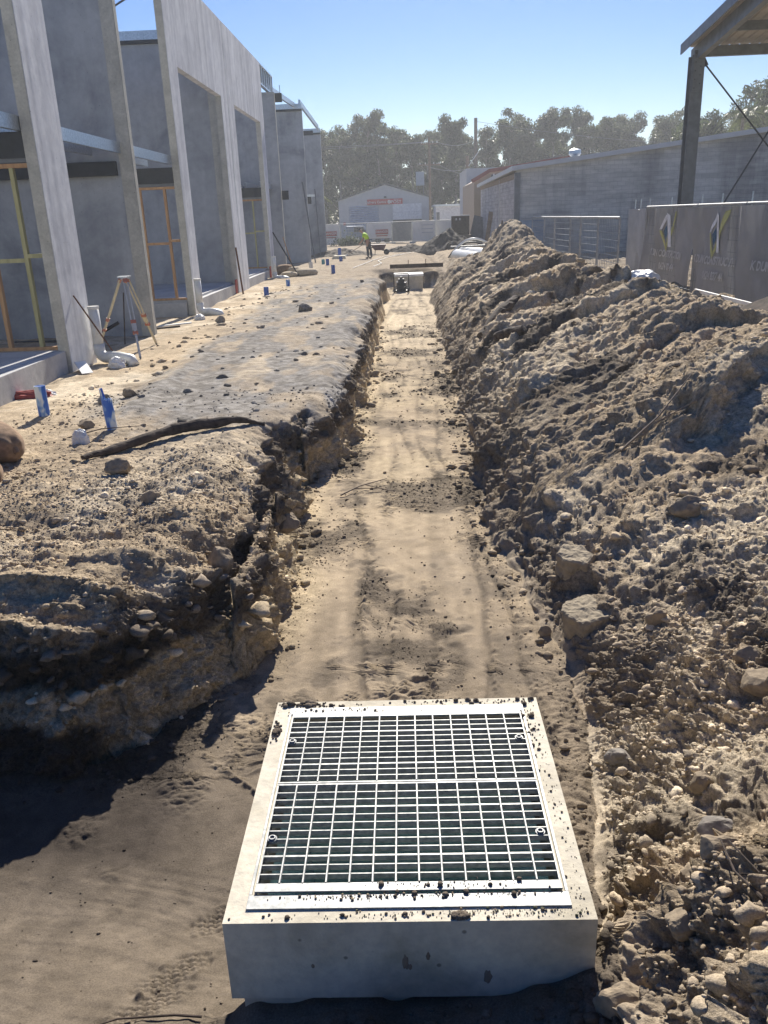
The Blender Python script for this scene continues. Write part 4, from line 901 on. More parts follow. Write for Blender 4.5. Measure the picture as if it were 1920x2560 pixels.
def heap(x, y, rx, ry, h, label, c1, seed):
    n = 72; u = np.linspace(-1.15, 1.15, n); X, Y = np.meshgrid(u, u); R_ = np.sqrt(X**2+Y**2)*(1+.18*vn2(X*1.6+seed, Y*1.6, 800)); wx_ = X*rx; wy_ = Y*ry
    Z = h*np.clip(1-R_, 0, 1)**.9*(1+.25*fbm2(X*2+seed, Y*2, 3, 801))+.12*h*ridg2(X*4+seed, Y*2, 3, 803)*sm(1.1, .7, R_)+.05*fbm2(wx_*6, wy_*6, 3, 805)-.05-.4*sm(.95, 1.15, R_)
    V = np.stack([wx_+x, wy_+y, Z+float(zfar(y))], -1).reshape(-1, 3); ids = np.arange(n*n).reshape(n, n)
    F = np.stack([ids[:-1, :-1], ids[:-1, 1:], ids[1:, 1:], ids[1:, :-1]], -1).reshape(-1, 4)
    o = mesh_obj('dirt_heap', [tuple(p) for p in V], [tuple(int(i) for i in q) for q in F], M[c1], org=(x, y, float(zfar(y)))); tag(o, label, 'dirt heap')
M['soil_dark'] = simple('dark_topsoil', (.075, .062, .05), (.045, .037, .03), 3, 1, 0, .5, .02)
M['soil_grey'] = simple('grey_topsoil', (.20, .17, .13), (.10, .083, .065), 2.5, 1, 0, .5, .02)
heap(3.2, 58, 2.6, 2.4, 1.35, 'tall dark heap of soil in front of the pallet crates', 'soil_dark', 1)
heap(.6, 61, 1.9, 1.6, .62, 'low dark mound of soil right of the man with the shovel', 'soil_dark', 3)
heap(2.0, 63, 1.3, 1.2, .5, 'small dark mound between the low mound and the tall heap', 'soil_dark', 5)
heap(-4.1, 57, 2.2, 2.0, .55, 'flat grey brown heap behind the footing block', 'soil_grey', 7)
heap(-5.9, 60, 1.2, 1.2, .6, 'small grey heap beside the last fin wall', 'soil_grey', 9)
# string lines on the ground
for k, (pts, lb) in enumerate((([(-2.2, 38), (-1.75, 42), (-1.6, 45), (-1.1, 50), (1.2, 60)], 'pale string line running past the man with the shovel'), ([(-1.3, 38), (-1.0, 41), (-1.25, 44), (-.9, 48), (.6, 56)], 'second pale string line, closer to the trench end'))):
    MB().tube([(x, y, gz(x, y)+.05) for x, y in pts], .016, 6).build('string_line', M['pvc'], org=(pts[0][0], pts[0][1], 0)); tag(C.objects[-1], lb, 'string line')
# pallet crates
t = thing('pallet_stack', 'brown timber crate standing on a wider pallet base by the block wall', 'crate', (4.2, 62, float(zfar(62))))
z0 = float(zfar(62)); b = MB()
for k in range(6): b.box(3.62+k*.205, 3.62+k*.205+.17, 61.95, 62.0, z0+1.0, 2.0)
for z in (1.05, 1.5, 1.9): b.box(3.6, 4.83, 62.0, 62.03, z0+z, z0+z+.12)
b.box(3.6, 4.83, 62.03, 63.0, z0+1.0, 2.0); b.build('crate', M['wood_dark'], t)
MB().box(3.58, 4.85, 61.9, 63.1, 2.001, 2.06).build('lid', M['white'], t)
MB().box(3.85, 3.95, 61.93, 61.948, 1.72, 1.86).box(4.1, 4.2, 61.93, 61.948, 1.72, 1.86).build('hand_hole', M['white'], t)
b = MB()
for k in range(5): b.box(3.45+k*.31, 3.45+k*.31+.26, 61.8, 61.85, z0, z0+.95)
b.box(3.45, 4.96, 61.85, 63.2, z0, z0+.98); b.build('base_crate', M['wood'], t)
# ------------------------------------------------------------------ worker
def skin(name, verts, edges, rad, m_, parent, org, sub=2):
    me = bpy.data.meshes.new(name); me.from_pydata([tuple(Vector(v)-Vector(org)) for v in verts], edges, []); o = bpy.data.objects.new(name, me); C.objects.link(o)
    md = o.modifiers.new('s', 'SKIN'); md.use_smooth_shade = True
    for i, v in enumerate(me.skin_vertices[0].data): v.radius = rad[i] if isinstance(rad[i], tuple) else (rad[i], rad[i]); v.use_root = (i == 0)
    md = o.modifiers.new('ss', 'SUBSURF'); md.levels = sub; md.render_levels = sub
    me.materials.append(M[m_]); o.parent = parent; ORG[o.name] = Vector(org); return o
M['skin'] = simple('skin', (.42, .24, .16), (.38, .21, .14), 6, .6); M['hiviz'] = simple('hi_vis_yellow', (.50, .78, .03), (.40, .66, .02), 4, .8)
M['navy'] = simple('navy_workwear', (.018, .026, .05), (.012, .018, .035), 6, .9); M['hair'] = simple('dark_hair', (.03, .022, .018), None, 20, .9)
wx_, wy_ = -2.0, 49.3; wz = gz(wx_, wy_); org = (wx_, wy_, wz); K = .96
wk = thing('person', 'worker in a yellow hi-vis shirt and navy trousers, bent over a shovel', 'person', org)
def Wp(x, y, z): return (wx_+x*K, wy_+y*K, wz+z*K)
pelv = (.08, 0, .93); waist = (.04, -.02, 1.08); chest = (-.10, -.05, 1.32); neck = (-.22, -.07, 1.46); head = (-.33, -.09, 1.56)
ls = (-.16, -.22, 1.36); rs = (-.10, .15, 1.38)
body_v = [pelv, waist, chest, neck, (-.27, -.08, 1.50), head, (-.36, -.09, 1.66),
          (.05, -.10, .88), (.03, -.14, .50), (.05, -.15, .09), (-.08, -.17, .04),
          (.12, .10, .88), (.20, .15, .50), (.24, .16, .09), (.12, .16, .04),
          ls, (-.22, -.27, 1.10), (-.36, -.20, .93), (-.42, -.19, .88),
          rs, (.12, .24, 1.16), (.05, .12, .96), (-.02, .06, .93)]
body_e = [(0, 1), (1, 2), (2, 3), (3, 4), (4, 5), (5, 6), (0, 7), (7, 8), (8, 9), (9, 10), (0, 11), (11, 12), (12, 13), (13, 14), (2, 15), (15, 16), (16, 17), (17, 18), (2, 19), (19, 20), (20, 21), (21, 22)]
body_r = [(.14, .10), (.13, .10), (.16, .11), .055, .05, (.085, .10), .06, .085, .058, .04, .035, .085, .058, .04, .035, .055, .04, .03, .028, .055, .04, .03, .028]
skin('body', [Wp(*v) for v in body_v], body_e, [tuple(q*K for q in r) if isinstance(r, tuple) else r*K for r in body_r], 'skin', wk, org)
sh_v = [(.05, 0, 1.02), (.0, -.03, 1.18), (-.10, -.05, 1.33), (-.2, -.07, 1.44), (-.17, -.23, 1.37), (-.20, -.27, 1.20), (-.10, .16, 1.39), (.04, .21, 1.25)]
skin('shirt', [Wp(*v) for v in sh_v], [(0, 1), (1, 2), (2, 3), (2, 4), (4, 5), (2, 6), (6, 7)], [(.165*K, .125*K), (.17*K, .13*K), (.19*K, .135*K), .075*K, .078*K, .062*K, .078*K, .062*K], 'hiviz', wk, org)
tr_v = [(.09, 0, .98), (.08, 0, .92), (.05, -.10, .84), (.03, -.14, .50), (.05, -.15, .12), (.12, .10, .84), (.20, .15, .50), (.24, .16, .12), (.02, -.02, 1.12)]
skin('trousers', [Wp(*v) for v in tr_v], [(0, 1), (1, 2), (2, 3), (3, 4), (1, 5), (5, 6), (6, 7), (0, 8)], [(.165*K, .125*K), (.17*K, .13*K), .11*K, .08*K, .07*K, .11*K, .08*K, .07*K, (.15*K, .11*K)], 'navy', wk, org)
for (x, y) in ((.05, -.15), (.24, .16)):
    skin('boot', [Wp(x+.02, y, .05), Wp(x-.10, y-.02, .045), Wp(x-.17, y-.02, .035), Wp(x+.02, y, .15)], [(0, 1), (1, 2), (0, 3)], [.055*K, .05*K, .035*K, .05*K], 'black', wk, org)
skin('cap', [Wp(-.34, -.09, 1.68), Wp(-.36, -.09, 1.70), Wp(-.46, -.11, 1.635), Wp(-.52, -.12, 1.60)], [(0, 1), (1, 2), (2, 3)], [(.10*K, .115*K), (.09*K, .09*K), (.06*K, .03*K), (.03*K, .012*K)], 'navy', wk, org)
# hands: palm and five fingers on the handle
def hand(c, d, sgn, nm):
    c = Vector(Wp(*c)); hd = Vector(d).normalized(); b = MB(); u = hd.cross(Vector((0, 1, 0))).normalized()
    b.tube([c-hd*.035*K, c+hd*.035*K], .026*K, 10)
    for q, ln in zip((-.034, -.012, .011, .032), (.055, .062, .058, .046)):
        p = c+hd*q*K+Vector((0, -.02*K, 0)); b.tube([p, p+Vector((0, -.022, 0))+u*.02*sgn, p+Vector((0, -.012, 0))+u*(ln*.8)*sgn, p+Vector((0, .012, 0))+u*ln*sgn], [.010, .0095, .009, .007], 6)
    p = c+hd*.03*K; b.tube([p, p+hd*.03+Vector((0, .015, 0)), p+hd*.045+u*.03*sgn], [.011, .01, .008], 6)
    b.build(nm, M['skin'], wk)
hd = (-.72, -.18, -.42)
hand((-.43, -.19, .87), hd, 1, 'hand'); hand((-.03, .05, .93), hd, 1, 'hand')
t = thing('shovel', 'long-handled shovel held by the worker, blade in the loose soil', 'shovel', Wp(-1.1, -.3, .3))
A = Vector(Wp(.12, .04, 1.0)); B_ = Vector(Wp(-1.15, -.42, .30)); MB().tube([A, B_], .017, 8).build('handle', M['wood'], t)
d = (B_-A).normalized(); sd_ = d.cross(Vector((0, 0, 1))).normalized()
MB().add([B_+sd_*.10, B_-sd_*.10, B_-sd_*.11+d*.2, B_+d*.31, B_+sd_*.11+d*.2, B_+sd_*.10+Vector((0, 0, -.015)), B_-sd_*.10+Vector((0, 0, -.015)), B_-sd_*.11+d*.2+Vector((0, 0, -.015)), B_+d*.31+Vector((0, 0, -.015)), B_+sd_*.11+d*.2+Vector((0, 0, -.015))], [(0, 1, 2, 3, 4), (9, 8, 7, 6, 5), (0, 5, 6, 1), (1, 6, 7, 2), (2, 7, 8, 3), (3, 8, 9, 4), (4, 9, 5, 0)]).build('blade', M['steel_grey'], t)
# wheelbarrow beyond the worker
M['maroon'] = simple('dark_maroon', (.10, .03, .035), (.07, .02, .025), 6, .6)
t = thing('wheelbarrow', 'dark red wheelbarrow behind the worker', 'wheelbarrow', (-1.6, 55, float(zfar(55))))
zb = float(zfar(55)); MB().prism([(-2.0, zb+.65), (-1.0, zb+.65), (-1.15, zb+.30), (-1.75, zb+.30)], 'y', 54.7, 55.3).build('tray', M['maroon'], t, bevel=.02)
MB().tube([(-1.0, 54.95, zb+.18), (-1.0, 55.05, zb+.18)], .18, 16).build('wheel', M['black'], t)
MB().bar((-2.3, 54.8, zb+.58), (-1.0, 54.95, zb+.22), .04, .04).bar((-2.3, 55.2, zb+.58), (-1.0, 55.05, zb+.22), .04, .04).bar((-1.7, 54.8, zb+.4), (-1.75, 54.8, zb), .03, .03).bar((-1.7, 55.2, zb+.4), (-1.75, 55.2, zb), .03, .03).build('frame', M['steel_dark'], t)
# ------------------------------------------------------------------ post office shed
M['clad'] = simple('grey_metal_cladding', (.50, .51, .53), (.44, .45, .47), 2, .5, .2); M['post_red'] = simple('post_red', (.46, .045, .05), (.42, .04, .045), 3, .5); M['glossy_white'] = simple('white_lettering', (.8, .8, .8), None, 5, .5)
M['shutter'] = simple('roller_shutter_steel', (.66, .70, .75), (.5, .54, .6), 3, .3, .6); M['roof_dark'] = simple('dark_roof_sheet', (.10, .11, .11), (.07, .08, .08), 3, .5)
Y0 = 105; t = thing('post_office_shed', 'grey metal delivery centre shed with a red sign over its two roller doors', 'building', (-1.8, Y0+8, -.5))
prof = [(-7.4, -.7), (3.65, -.7), (3.5, 4.1), (-1.85, 5.72), (-7.5, 4.1)]
MB().prism(prof, 'y', Y0, Y0+18).build('wall', M['clad'], t)
b = MB()
for k in range(74):
    x = -7.4+k*.149; zt_ = np.interp(x, [-7.4, -1.85, 3.5], [4.1, 5.7, 4.1])-.03
    if x < 3.5: b.box(x, x+.045, Y0-.03, Y0-.001, -.6, float(zt_))
b.build('cladding_ribs', M['clad'], t)
b = MB(); b.add([(-7.75, Y0-.3, 4.06), (-1.85, Y0-.3, 5.78), (3.8, Y0-.3, 4.06), (-7.75, Y0+18.3, 4.06), (-1.85, Y0+18.3, 5.78), (3.8, Y0+18.3, 4.06), (-7.75, Y0-.3, 4.16), (-1.85, Y0-.3, 5.9), (3.8, Y0-.3, 4.16), (-7.75, Y0+18.3, 4.16), (-1.85, Y0+18.3, 5.9), (3.8, Y0+18.3, 4.16)],
   [(0, 1, 4, 3), (1, 2, 5, 4), (6, 9, 10, 7), (7, 10, 11, 8), (0, 6, 7, 1), (1, 7, 8, 2), (3, 4, 10, 9), (4, 5, 11, 10), (0, 3, 9, 6), (2, 8, 11, 5)]).build('roof', M['roof_dark'], t)
d1 = MB(); 
for k in range(20): z = -.55+k*.205; d1.tube([(-6.22, Y0-.05, z), (-2.72, Y0-.05, z)], .098, 8)
d1.build('roller_door', M['shutter'], t); 
d2 = MB().box(-1.0, 2.46, Y0-.14, Y0-.06, 1.75, 3.52).build('panel_door', M['glossy_white'], t)
MB().box(-1.0, 2.46, Y0-.12, Y0-.045, -.5, 1.74).build('door_opening', M['steel_dark'], t)
MB().box(-1.0, 2.46, Y0-.15, Y0-.141, 2.58, 2.61).build('seam', M['clad'], d2)
sg = MB().box(-4.02, .22, Y0-.22, Y0-.05, 3.52, 4.14).build('sign', M['post_red'], t)
mt = Matrix.Translation((-3.0, Y0-.235, 3.80)) @ Matrix.Rotation(PI/2, 4, 'X')
text('lettering', 'Delivery Centre', .38, M['glossy_white'], sg, mt)
text('lettering', 'POST', .50, M['glossy_white'], sg, Matrix.Translation((-.56, Y0-.235, 3.76)) @ Matrix.Rotation(PI/2, 4, 'X'), sx=1.05)
text('lettering', 'AUSTRALIA', .11, M['glossy_white'], sg, Matrix.Translation((-.56, Y0-.235, 4.04)) @ Matrix.Rotation(PI/2, 4, 'X'))
b = MB(); b.tube([(-1.38, Y0-.26, 3.80), (-1.38, Y0-.235, 3.80)], .20, 24); lg_ = b.build('emblem_disc', M['glossy_white'], sg)
b = MB(); b.box(-1.44, -1.40, Y0-.275, Y0-.262, 3.66, 3.94); b.tube([(-1.38+.08*math.cos(a)+.02, Y0-.268, 3.84+.08*math.sin(a)) for a in [-PI/2+PI*k/8 for k in range(9)]], .02, 6); b.build('emblem_mark', M['post_red'], sg)
MB().box(-2.0, -1.7, Y0-.35, Y0-.05, 4.25, 4.42).build('flood_lamp', M['steel_dark'], t)
MB().box(-7.0, -6.7, Y0-.08, Y0-.04, 1.35, 1.65).build('notice_sign', M['post_red'], t)
for (x, y, z, h, cl, lb) in ((1.2, 118, 5.6, 1.5, 'clad', 'pale square water tank on a stand behind the shed roof'),):
    t = thing('roof_tank', lb, 'tank', (x+1.2, y, 0)); MB().box(x+.9, x+2.0, y, y+1, 5.9, 7.6).build('tank', M['clad'], t, bevel=.03); MB().bar((x+1.0, y+.2, -.5), (x+1.0, y+.2, 5.9), .1, .1).bar((x+1.9, y+.2, -.5), (x+1.9, y+.2, 5.9), .1, .1).build('stand', M['steel_grey'], t)
t = thing('white_shed', 'long low white shed right of the delivery centre', 'building', (6, 100, -.5))
MB().box(3.9, 9.0, 98, 106, -.6, 3.0).build('wall', M['glossy_white'], t); MB().box(3.7, 9.2, 97.8, 106.2, 3.001, 3.2).build('roof', M['galv'], t)
MB().box(3.95, 4.3, 97.97, 97.995, .6, 2.4).build('door', M['steel_grey'], t)
# van behind the fence
t = thing('parked_van', 'blue grey van parked behind the mesh fence at the delivery centre', 'van', (-4.5, 92, -.45)); z0 = -.45
b = MB().prism([(-5.9, z0+.3), (-3.1, z0+.3), (-3.05, z0+1.0), (-3.6, z0+1.15), (-4.0, z0+1.75), (-5.85, z0+1.8)], 'y', 91.2, 93).build('body', simple('van_paint', (.12, .17, .26), (.10, .14, .22), 3, .3, .3), t, bevel=.06)
MB().prism([(-3.75, z0+1.18), (-4.1, z0+1.65), (-5.0, z0+1.65), (-5.0, z0+1.18)], 'y', 91.17, 91.195).build('window', M['black'], t)
for x in (-5.3, -3.7): 
    wh = MB().tube([(x, 91.1, z0+.33), (x, 91.35, z0+.33)], .34, 20).build('wheel', M['black'], t); MB().tube([(x, 91.07, z0+.33), (x, 91.095, z0+.33)], .2, 16).build('rim', M['galv'], wh)
t = thing('flat_trailer', 'dark flat trailer parked behind the worker, in front of the right roller door', 'trailer', (-1.5, 88, -.4)); z0 = -.4
MB().box(-3.3, .2, 87.5, 89, z0+.45, z0+.6).box(-3.3, .2, 87.5, 87.54, z0+.6, z0+.95).build('bed', M['steel_dark'], t)
MB().bar((-.3, 87.4, z0+.3), (-.3, 87.4, z0+1.4), .06, .06).bar((-3.2, 87.4, z0+1.3), (-.3, 87.4, z0+1.4), .05, .05).build('rack', M['steel_grey'], t)
for x in (-2.4, -1.5): MB().tube([(x, 87.35, z0+.3), (x, 87.5, z0+.3)], .3, 16).build('wheel', M['black'], t)
# ------------------------------------------------------------------ site fences
M['mesh_wire'] = simple('fence_wire', (.28, .30, .32), None, 5, .6, .3); M['fence_tube'] = simple('weathered_fence_tube', (.36, .37, .38), (.25, .26, .27), 7, .6, .3); M['banner_white'] = simple('white_shade_cloth', (.72, .71, .68), (.60, .60, .57), .8, .9); M['shadecloth'] = None
def fence_panel(x0, y0, x1, y1, z0, h, label, grp, wires=(8, 14), banner=None, rail=True, wr=.006, pr=.02):
    a = Vector((x0, y0, z0)); c = Vector((x1, y1, z0)); d = c-a; t = thing('fence_panel', label, 'fence panel', tuple((a+c)/2), grp)
    b = MB(); b.tube([a, a+Vector((0, 0, h))], pr, 8); b.tube([c, c+Vector((0, 0, h))], pr, 8); b.tube([a+Vector((0, 0, h)), c+Vector((0, 0, h))], pr, 8); b.tube([a+Vector((0, 0, .12)), c+Vector((0, 0, .12))], pr, 8)
    b.build('frame', M['fence_tube'], t)
    b = MB()
    for k in range(1, wires[0]): z = .12+(h-.12)*k/wires[0]; b.tube([a+Vector((0, 0, z)), c+Vector((0, 0, z))], wr, 4, cap=False)
    for k in range(1, wires[1]): p = a+d*k/wires[1]; b.tube([p+Vector((0, 0, .12)), p+Vector((0, 0, h))], wr*.7, 4, cap=False)
    b.build('wire_mesh', M['mesh_wire'], t)
    for p in (a,): MB().box(p.x-.3, p.x+.3, p.y-.11, p.y+.11, z0-.03, z0+.12).build('foot_block', M['slab'], t)
    return t
def sheet(x0, y0, x1, y1, z0, z1, m_, par, nm='banner', amp=.03, seed=0, bottom=None, th=.006, n=(40, 26)):
    V = []; F = []; nu, nv = n; d = Vector((x1-x0, y1-y0, 0)); L_ = d.length; nrm = Vector((-d.y, d.x, 0)).normalized()
    def off(u, v): return amp*float(vn2(np.array([u*L_*1.3+seed*5]), np.array([v*1.1+seed]), 900)[0]+.6*vn2(np.array([u*L_*3.1+v*2+seed]), np.array([v*.8]), 901)[0])
    for s_ in (0, 1):
        for j in range(nv+1):
            for i in range(nu+1):
                u, v = i/nu, j/nv; zb = z0 if bottom is None else bottom(u); q = Vector((x0, y0, zb+(z1-zb)*v))+d*u+nrm*(off(u, v)+s_*th); V.append(q)
    m = (nu+1)*(nv+1)
    for j in range(nv):
        for i in range(nu):
            k = j*(nu+1)+i; F.append((k, k+1, k+nu+2, k+nu+1)); F.append((m+k+nu+1, m+k+nu+2, m+k+1, m+k))
    for i in range(nu): F.append((i+1, i, m+i, m+i+1)); k = nv*(nu+1)+i; F.append((k, k+1, m+k+1, m+k))
    for j in range(nv): k = j*(nu+1); F.append((k, k+nu+1, m+k+nu+1, m+k)); k += nu; F.append((k+nu+1, k, m+k, m+k+nu+1))
    o = mesh_obj(nm, V, F, M[m_], par, smooth=False); return o, off, nrm
# far fence with white banners
fy = 85; z0 = -.38
specs = [(-8.4, -6.05, 'banner_white', 'far fence panel with a white banner and red sign next to the last fin wall', 'sign'), (-6.0, -3.45, None, 'far bare mesh fence panel in front of the striped roller door', None), (-3.4, -.98, 'banner_white', 'far fence panel with a white banner and red DANGER sign behind the worker', 'danger'),
         (-.93, 1.0, None, 'far dark fence panel in front of the right roller door', 'dark'), (1.05, 3.3, 'banner_white', 'far fence panel with crumpled white banner left of the tall dark heap', 'text'), (3.35, 5.75, 'banner_white', 'far fence panel with plain white banner behind the pallet crates', None)]
for k, (a, c, bn, lb, what) in enumerate(specs):
    yy = fy+(.6 if k % 2 else 0); t = fence_panel(a, yy, c, yy, z0, 2.0, lb, 'far site fence panels', (7, 10), wr=.012, pr=.03)
    if bn:
        zb = .15 if what == 'danger' else -.25
        o, off, nrm = sheet(a+.03, yy-.08, c-.03, yy-.08, zb, 1.58, bn, t, seed=k, amp=.03)
        if what in ('danger', 'sign'):
            x = (a+c)/2+.25; s_ = MB().box(x-.62, x+.62, yy-.17, yy-.14, .55, .98).build('warning_sign', M['red'], o)
            text('lettering', 'DANGER', .30, M['glossy_white'], s_, Matrix.Translation((x, yy-.18, .76)) @ Matrix.Rotation(PI/2, 4, 'X'))
            MB().box(x-.55, x+.55, yy-.17, yy-.14, .36, .44).build('warning_strip', M['red'], o)
            if what == 'sign':
                for q in range(4):
                    cx_ = a+.35+(q % 2)*.42; cz = 1.0-(q//2)*.45; MB().tube([(cx_+.15*math.cos(r_*PI/8), yy-.16, cz+.15*math.sin(r_*PI/8)) for r_ in range(17)], .025, 6, cap=False).build('safety_symbol', M['blue'], o)
        if what == 'text':
            for q, zz_ in enumerate((1.2, .85, .5)): MB().box(a+.9, c-.25, yy-.16, yy-.145, zz_, zz_+.10).build('print_line', M['clad'], o)
    if what == 'dark': sheet(a+.03, yy-.05, c-.03, yy-.05, -.2, 1.5, 'steel_grey', t, seed=k, amp=.01, nm='dark_sheet')
# bush by the van
# mesh fence on the right, behind the spoil bank
M['fence_zinc'] = M['galv']
ys_ = [26.15, 29.4, 31.8, 34.2, 37.2, 40.4, 43.6]
names = ['bare mesh fence panel joined to the grey hoarding', 'second bare mesh fence panel from the hoarding', 'third bare mesh fence panel from the hoarding', 'fourth bare mesh fence panel from the hoarding', 'fifth bare mesh fence panel, beside the wall corner', 'farthest bare mesh fence panel on the right side']
for k in range(6):
    zb = -.15-.0*k; fence_panel(6.55+.10*(k % 2), ys_[k]+.1, 6.52+.08*((k+1) % 2), ys_[k+1]-.1, -.25, 2.12, names[k], 'mesh fence panels behind the spoil bank', (9, 12), wr=.009, pr=.032)
t = thing('blue_tarp', 'blue grey tarp hung over the end of the mesh fence beside the wall corner', 'tarp', (5.9, 44, 1)); M['tarp'] = simple('blue_grey_tarp', (.20, .27, .36), (.15, .21, .29), 3, .7); sheet(5.75, 44.3, 7.2, 43.9, .4, 1.72, 'tarp', t, 'cloth', .05, 3)
# hoarding with printed banners
def shade():
    m, nt, b_ = mat('grey_shade_cloth'); v = coords(nt); f = noise(nt, 1.1, 5, .6, v, .6); f2 = noise(nt, 160, 2, .5, v)
    c = ramp(nt, f, [(.35, (.33, .33, .33)), (.65, (.50, .50, .50))])
    mx = N(nt, 'ShaderNodeMix', data_type='RGBA', blend_type='MULTIPLY'); mx.inputs[0].default_value = 1; L(nt, c, mx.inputs[6]); L(nt, ramp(nt, f2, [(.3, (.8, .8, .8)), (.7, (1.1, 1.1, 1.1))]), mx.inputs[7])
    L(nt, mx.outputs[2], b_.inputs['Base Color']); b_.inputs['Roughness'].default_value = .8; bump(nt, b_, f, .5, .05)
    tr = N(nt, 'ShaderNodeBsdfTranslucent'); tr.inputs[0].default_value = (.5, .51, .52, 1); ms = N(nt, 'ShaderNodeMixShader'); ms.inputs[0].default_value = .45
    L(nt, b_.outputs[0], ms.inputs[1]); L(nt, tr.outputs[0], ms.inputs[2]); L(nt, ms.outputs[0], nt.nodes['Material Output'].inputs[0]); return m
M['shadecloth'] = shade(); M['cloth_light'] = simple('pale_worn_cloth', (.40, .42, .44), (.30, .32, .34), 2, .9); M['print_grey'] = simple('pale_print', (.85, .86, .87), None, 5, .9); M['print_yellow'] = simple('olive_yellow_print', (.50, .50, .20), None, 5, .9); M['print_blue'] = simple('blue_print', (.05, .13, .22), None, 5, .9)
hx = 6.85; secs = [(26.0, 24.55, 'cloth_light', 'narrow pale panel at the far end of the grey hoarding'), (24.5, 20.35, 'shadecloth', 'grey hoarding banner with a K emblem, the farther of the two fully visible'), (20.3, 17.5, 'shadecloth', 'grey hoarding banner with a K emblem, the nearer of the two fully visible'), (17.45, 13.6, 'shadecloth', 'grey hoarding banner cut by the right picture edge')]
for k, (ya, yb, m_, lb) in enumerate(secs):
    t = fence_panel(hx, ya, hx, yb, -.12 if k else -.2, 2.26, lb, 'hoarding panels', (9, 14), wr=.005, pr=.024)
    for q in (ya-.05, (ya+yb)/2+.1): MB().tube([(hx+.05, q, 1.9), (hx+.06, q, 2.36)], .018, 8).build('post_top', M['galv'], t)
    bt = (lambda u: .30-.12*math.sin(u*3+1)+.05*math.sin(u*11)) if k else (lambda u: .05)
    o, off, nrm = sheet(hx-.05, ya, hx-.05, yb, .2, 2.1, m_, t, seed=10+k, amp=.075, bottom=bt, n=(60, 40))
    if k == 0: continue
    Ld = ya-yb; yc = (ya+yb)/2 if k < 3 else 15.3
    def warp(p, ya=ya, Ld=Ld, bt=bt, off=off, nrm=nrm):
        u = (ya-p.y)/Ld; zb = bt(min(max(u, 0), 1)); v = (p.z-zb)/(2.1-zb); return (hx-.05+nrm.x*off(u, v)-.032, p.y, p.z)
    rot = Matrix.Rotation(-PI/2, 4, 'Z') @ Matrix.Rotation(PI/2, 4, 'X')
    w_ = min(Ld, 3.2)
    text('lettering', 'K DUNN CONSTRUCTION', .24, M['print_grey'], o, Matrix.Translation((hx-.08, yc, .98 if k < 3 else 1.0)) @ rot, .002, .25, warp, sx=w_/3.25, bold=.009)
    text('lettering', '0424 837 44', .24, M['print_grey'], o, Matrix.Translation((hx-.08, yc-.1, .66)) @ rot, .002, .25, warp, sx=w_/3.6, bold=.009)
    sc2 = w_/3.0
    def poly(ps, nm, mm, dx=0):
        # fan of small quads so that the print follows the cloth
        b = MB(); P3 = [Vector((hx-.075-dx, yc-px*sc2, 1.58+pz)) for px, pz in ps]
        nn = 10
        for i in range(nn):
            for j in range(nn):
                def S(a, c): return (P3[0]*(1-a)+P3[1]*a)*(1-c)+(P3[3]*(1-a)+P3[2]*a)*c
                q = [Vector(warp(S(*uv))) - Vector((dx, 0, 0)) for uv in ((i/nn, j/nn), ((i+1)/nn, j/nn), ((i+1)/nn, (j+1)/nn), (i/nn, (j+1)/nn))]
                b.add(q, [(0, 1, 2, 3)])
        b.build(nm, M[mm], o)
    if k < 3 or True:
        poly([(-.36, .0), (-.05, .36), (.05, .30), (-.24, .0)], 'emblem_stroke', 'print_grey'); poly([(-.03, .40), (.10, .34), (.34, -.42), (.18, -.42)], 'emblem_stroke', 'print_grey', .003)
        poly([(-.36, -.03), (-.24, -.03), (.0, -.40), (.0, -.58)], 'emblem_check', 'print_yellow'); poly([(.0, -.40), (.0, -.58), (.66, .46), (.44, .42)], 'emblem_check', 'print_yellow')
        poly([(-.14, -.06), (.0, .10), (.12, -.06), (.0, -.28)], 'emblem_core', 'print_blue', .002)
t = thing('white_barrier', 'white slatted plastic barrier lying behind the spoil bank under the hoarding', 'barrier', (6.2, 15.5, .1)); b = MB()
for k in range(26): b.box(6.0+.02, 6.03, 13.4+k*.16, 13.5+k*.16, .02, .46)
b.box(5.99, 6.04, 13.3, 17.6, .46, .52); b.box(5.99, 6.04, 13.3, 17.6, -.03, .02); b.build('slats', M['white'], t)
MB().bar((5.4, 13.2, .12), (5.7, 17.0, .22), .12, .04).build('white_plank', M['white'], org=(5.5, 15, .15)); tag(C.objects[-1], 'long white plank lying behind the spoil bank crest under the hoarding', 'plank')
crumple('red_debris', 5.1, 12.9, (.25, .35), .10, 'red', 'crumpled red debris behind the spoil bank under the near banner', 'debris', z=.25, seed=21)
for k, (x, y, z, l, rz, lb) in enumerate(((4.85, 11.6, .40, 1.0, .5, 'big slab of broken brown board leaning on the spoil crest at the right edge'),)):
    b = MB(); b.bar((x, y+.9, z), (x+.9, y, z+.55), .9, .12, (0, -.6, 1)); b.build('broken_slab', M['wood_dark'], org=(x, y, z)); tag(C.objects[-1], lb, 'slab')
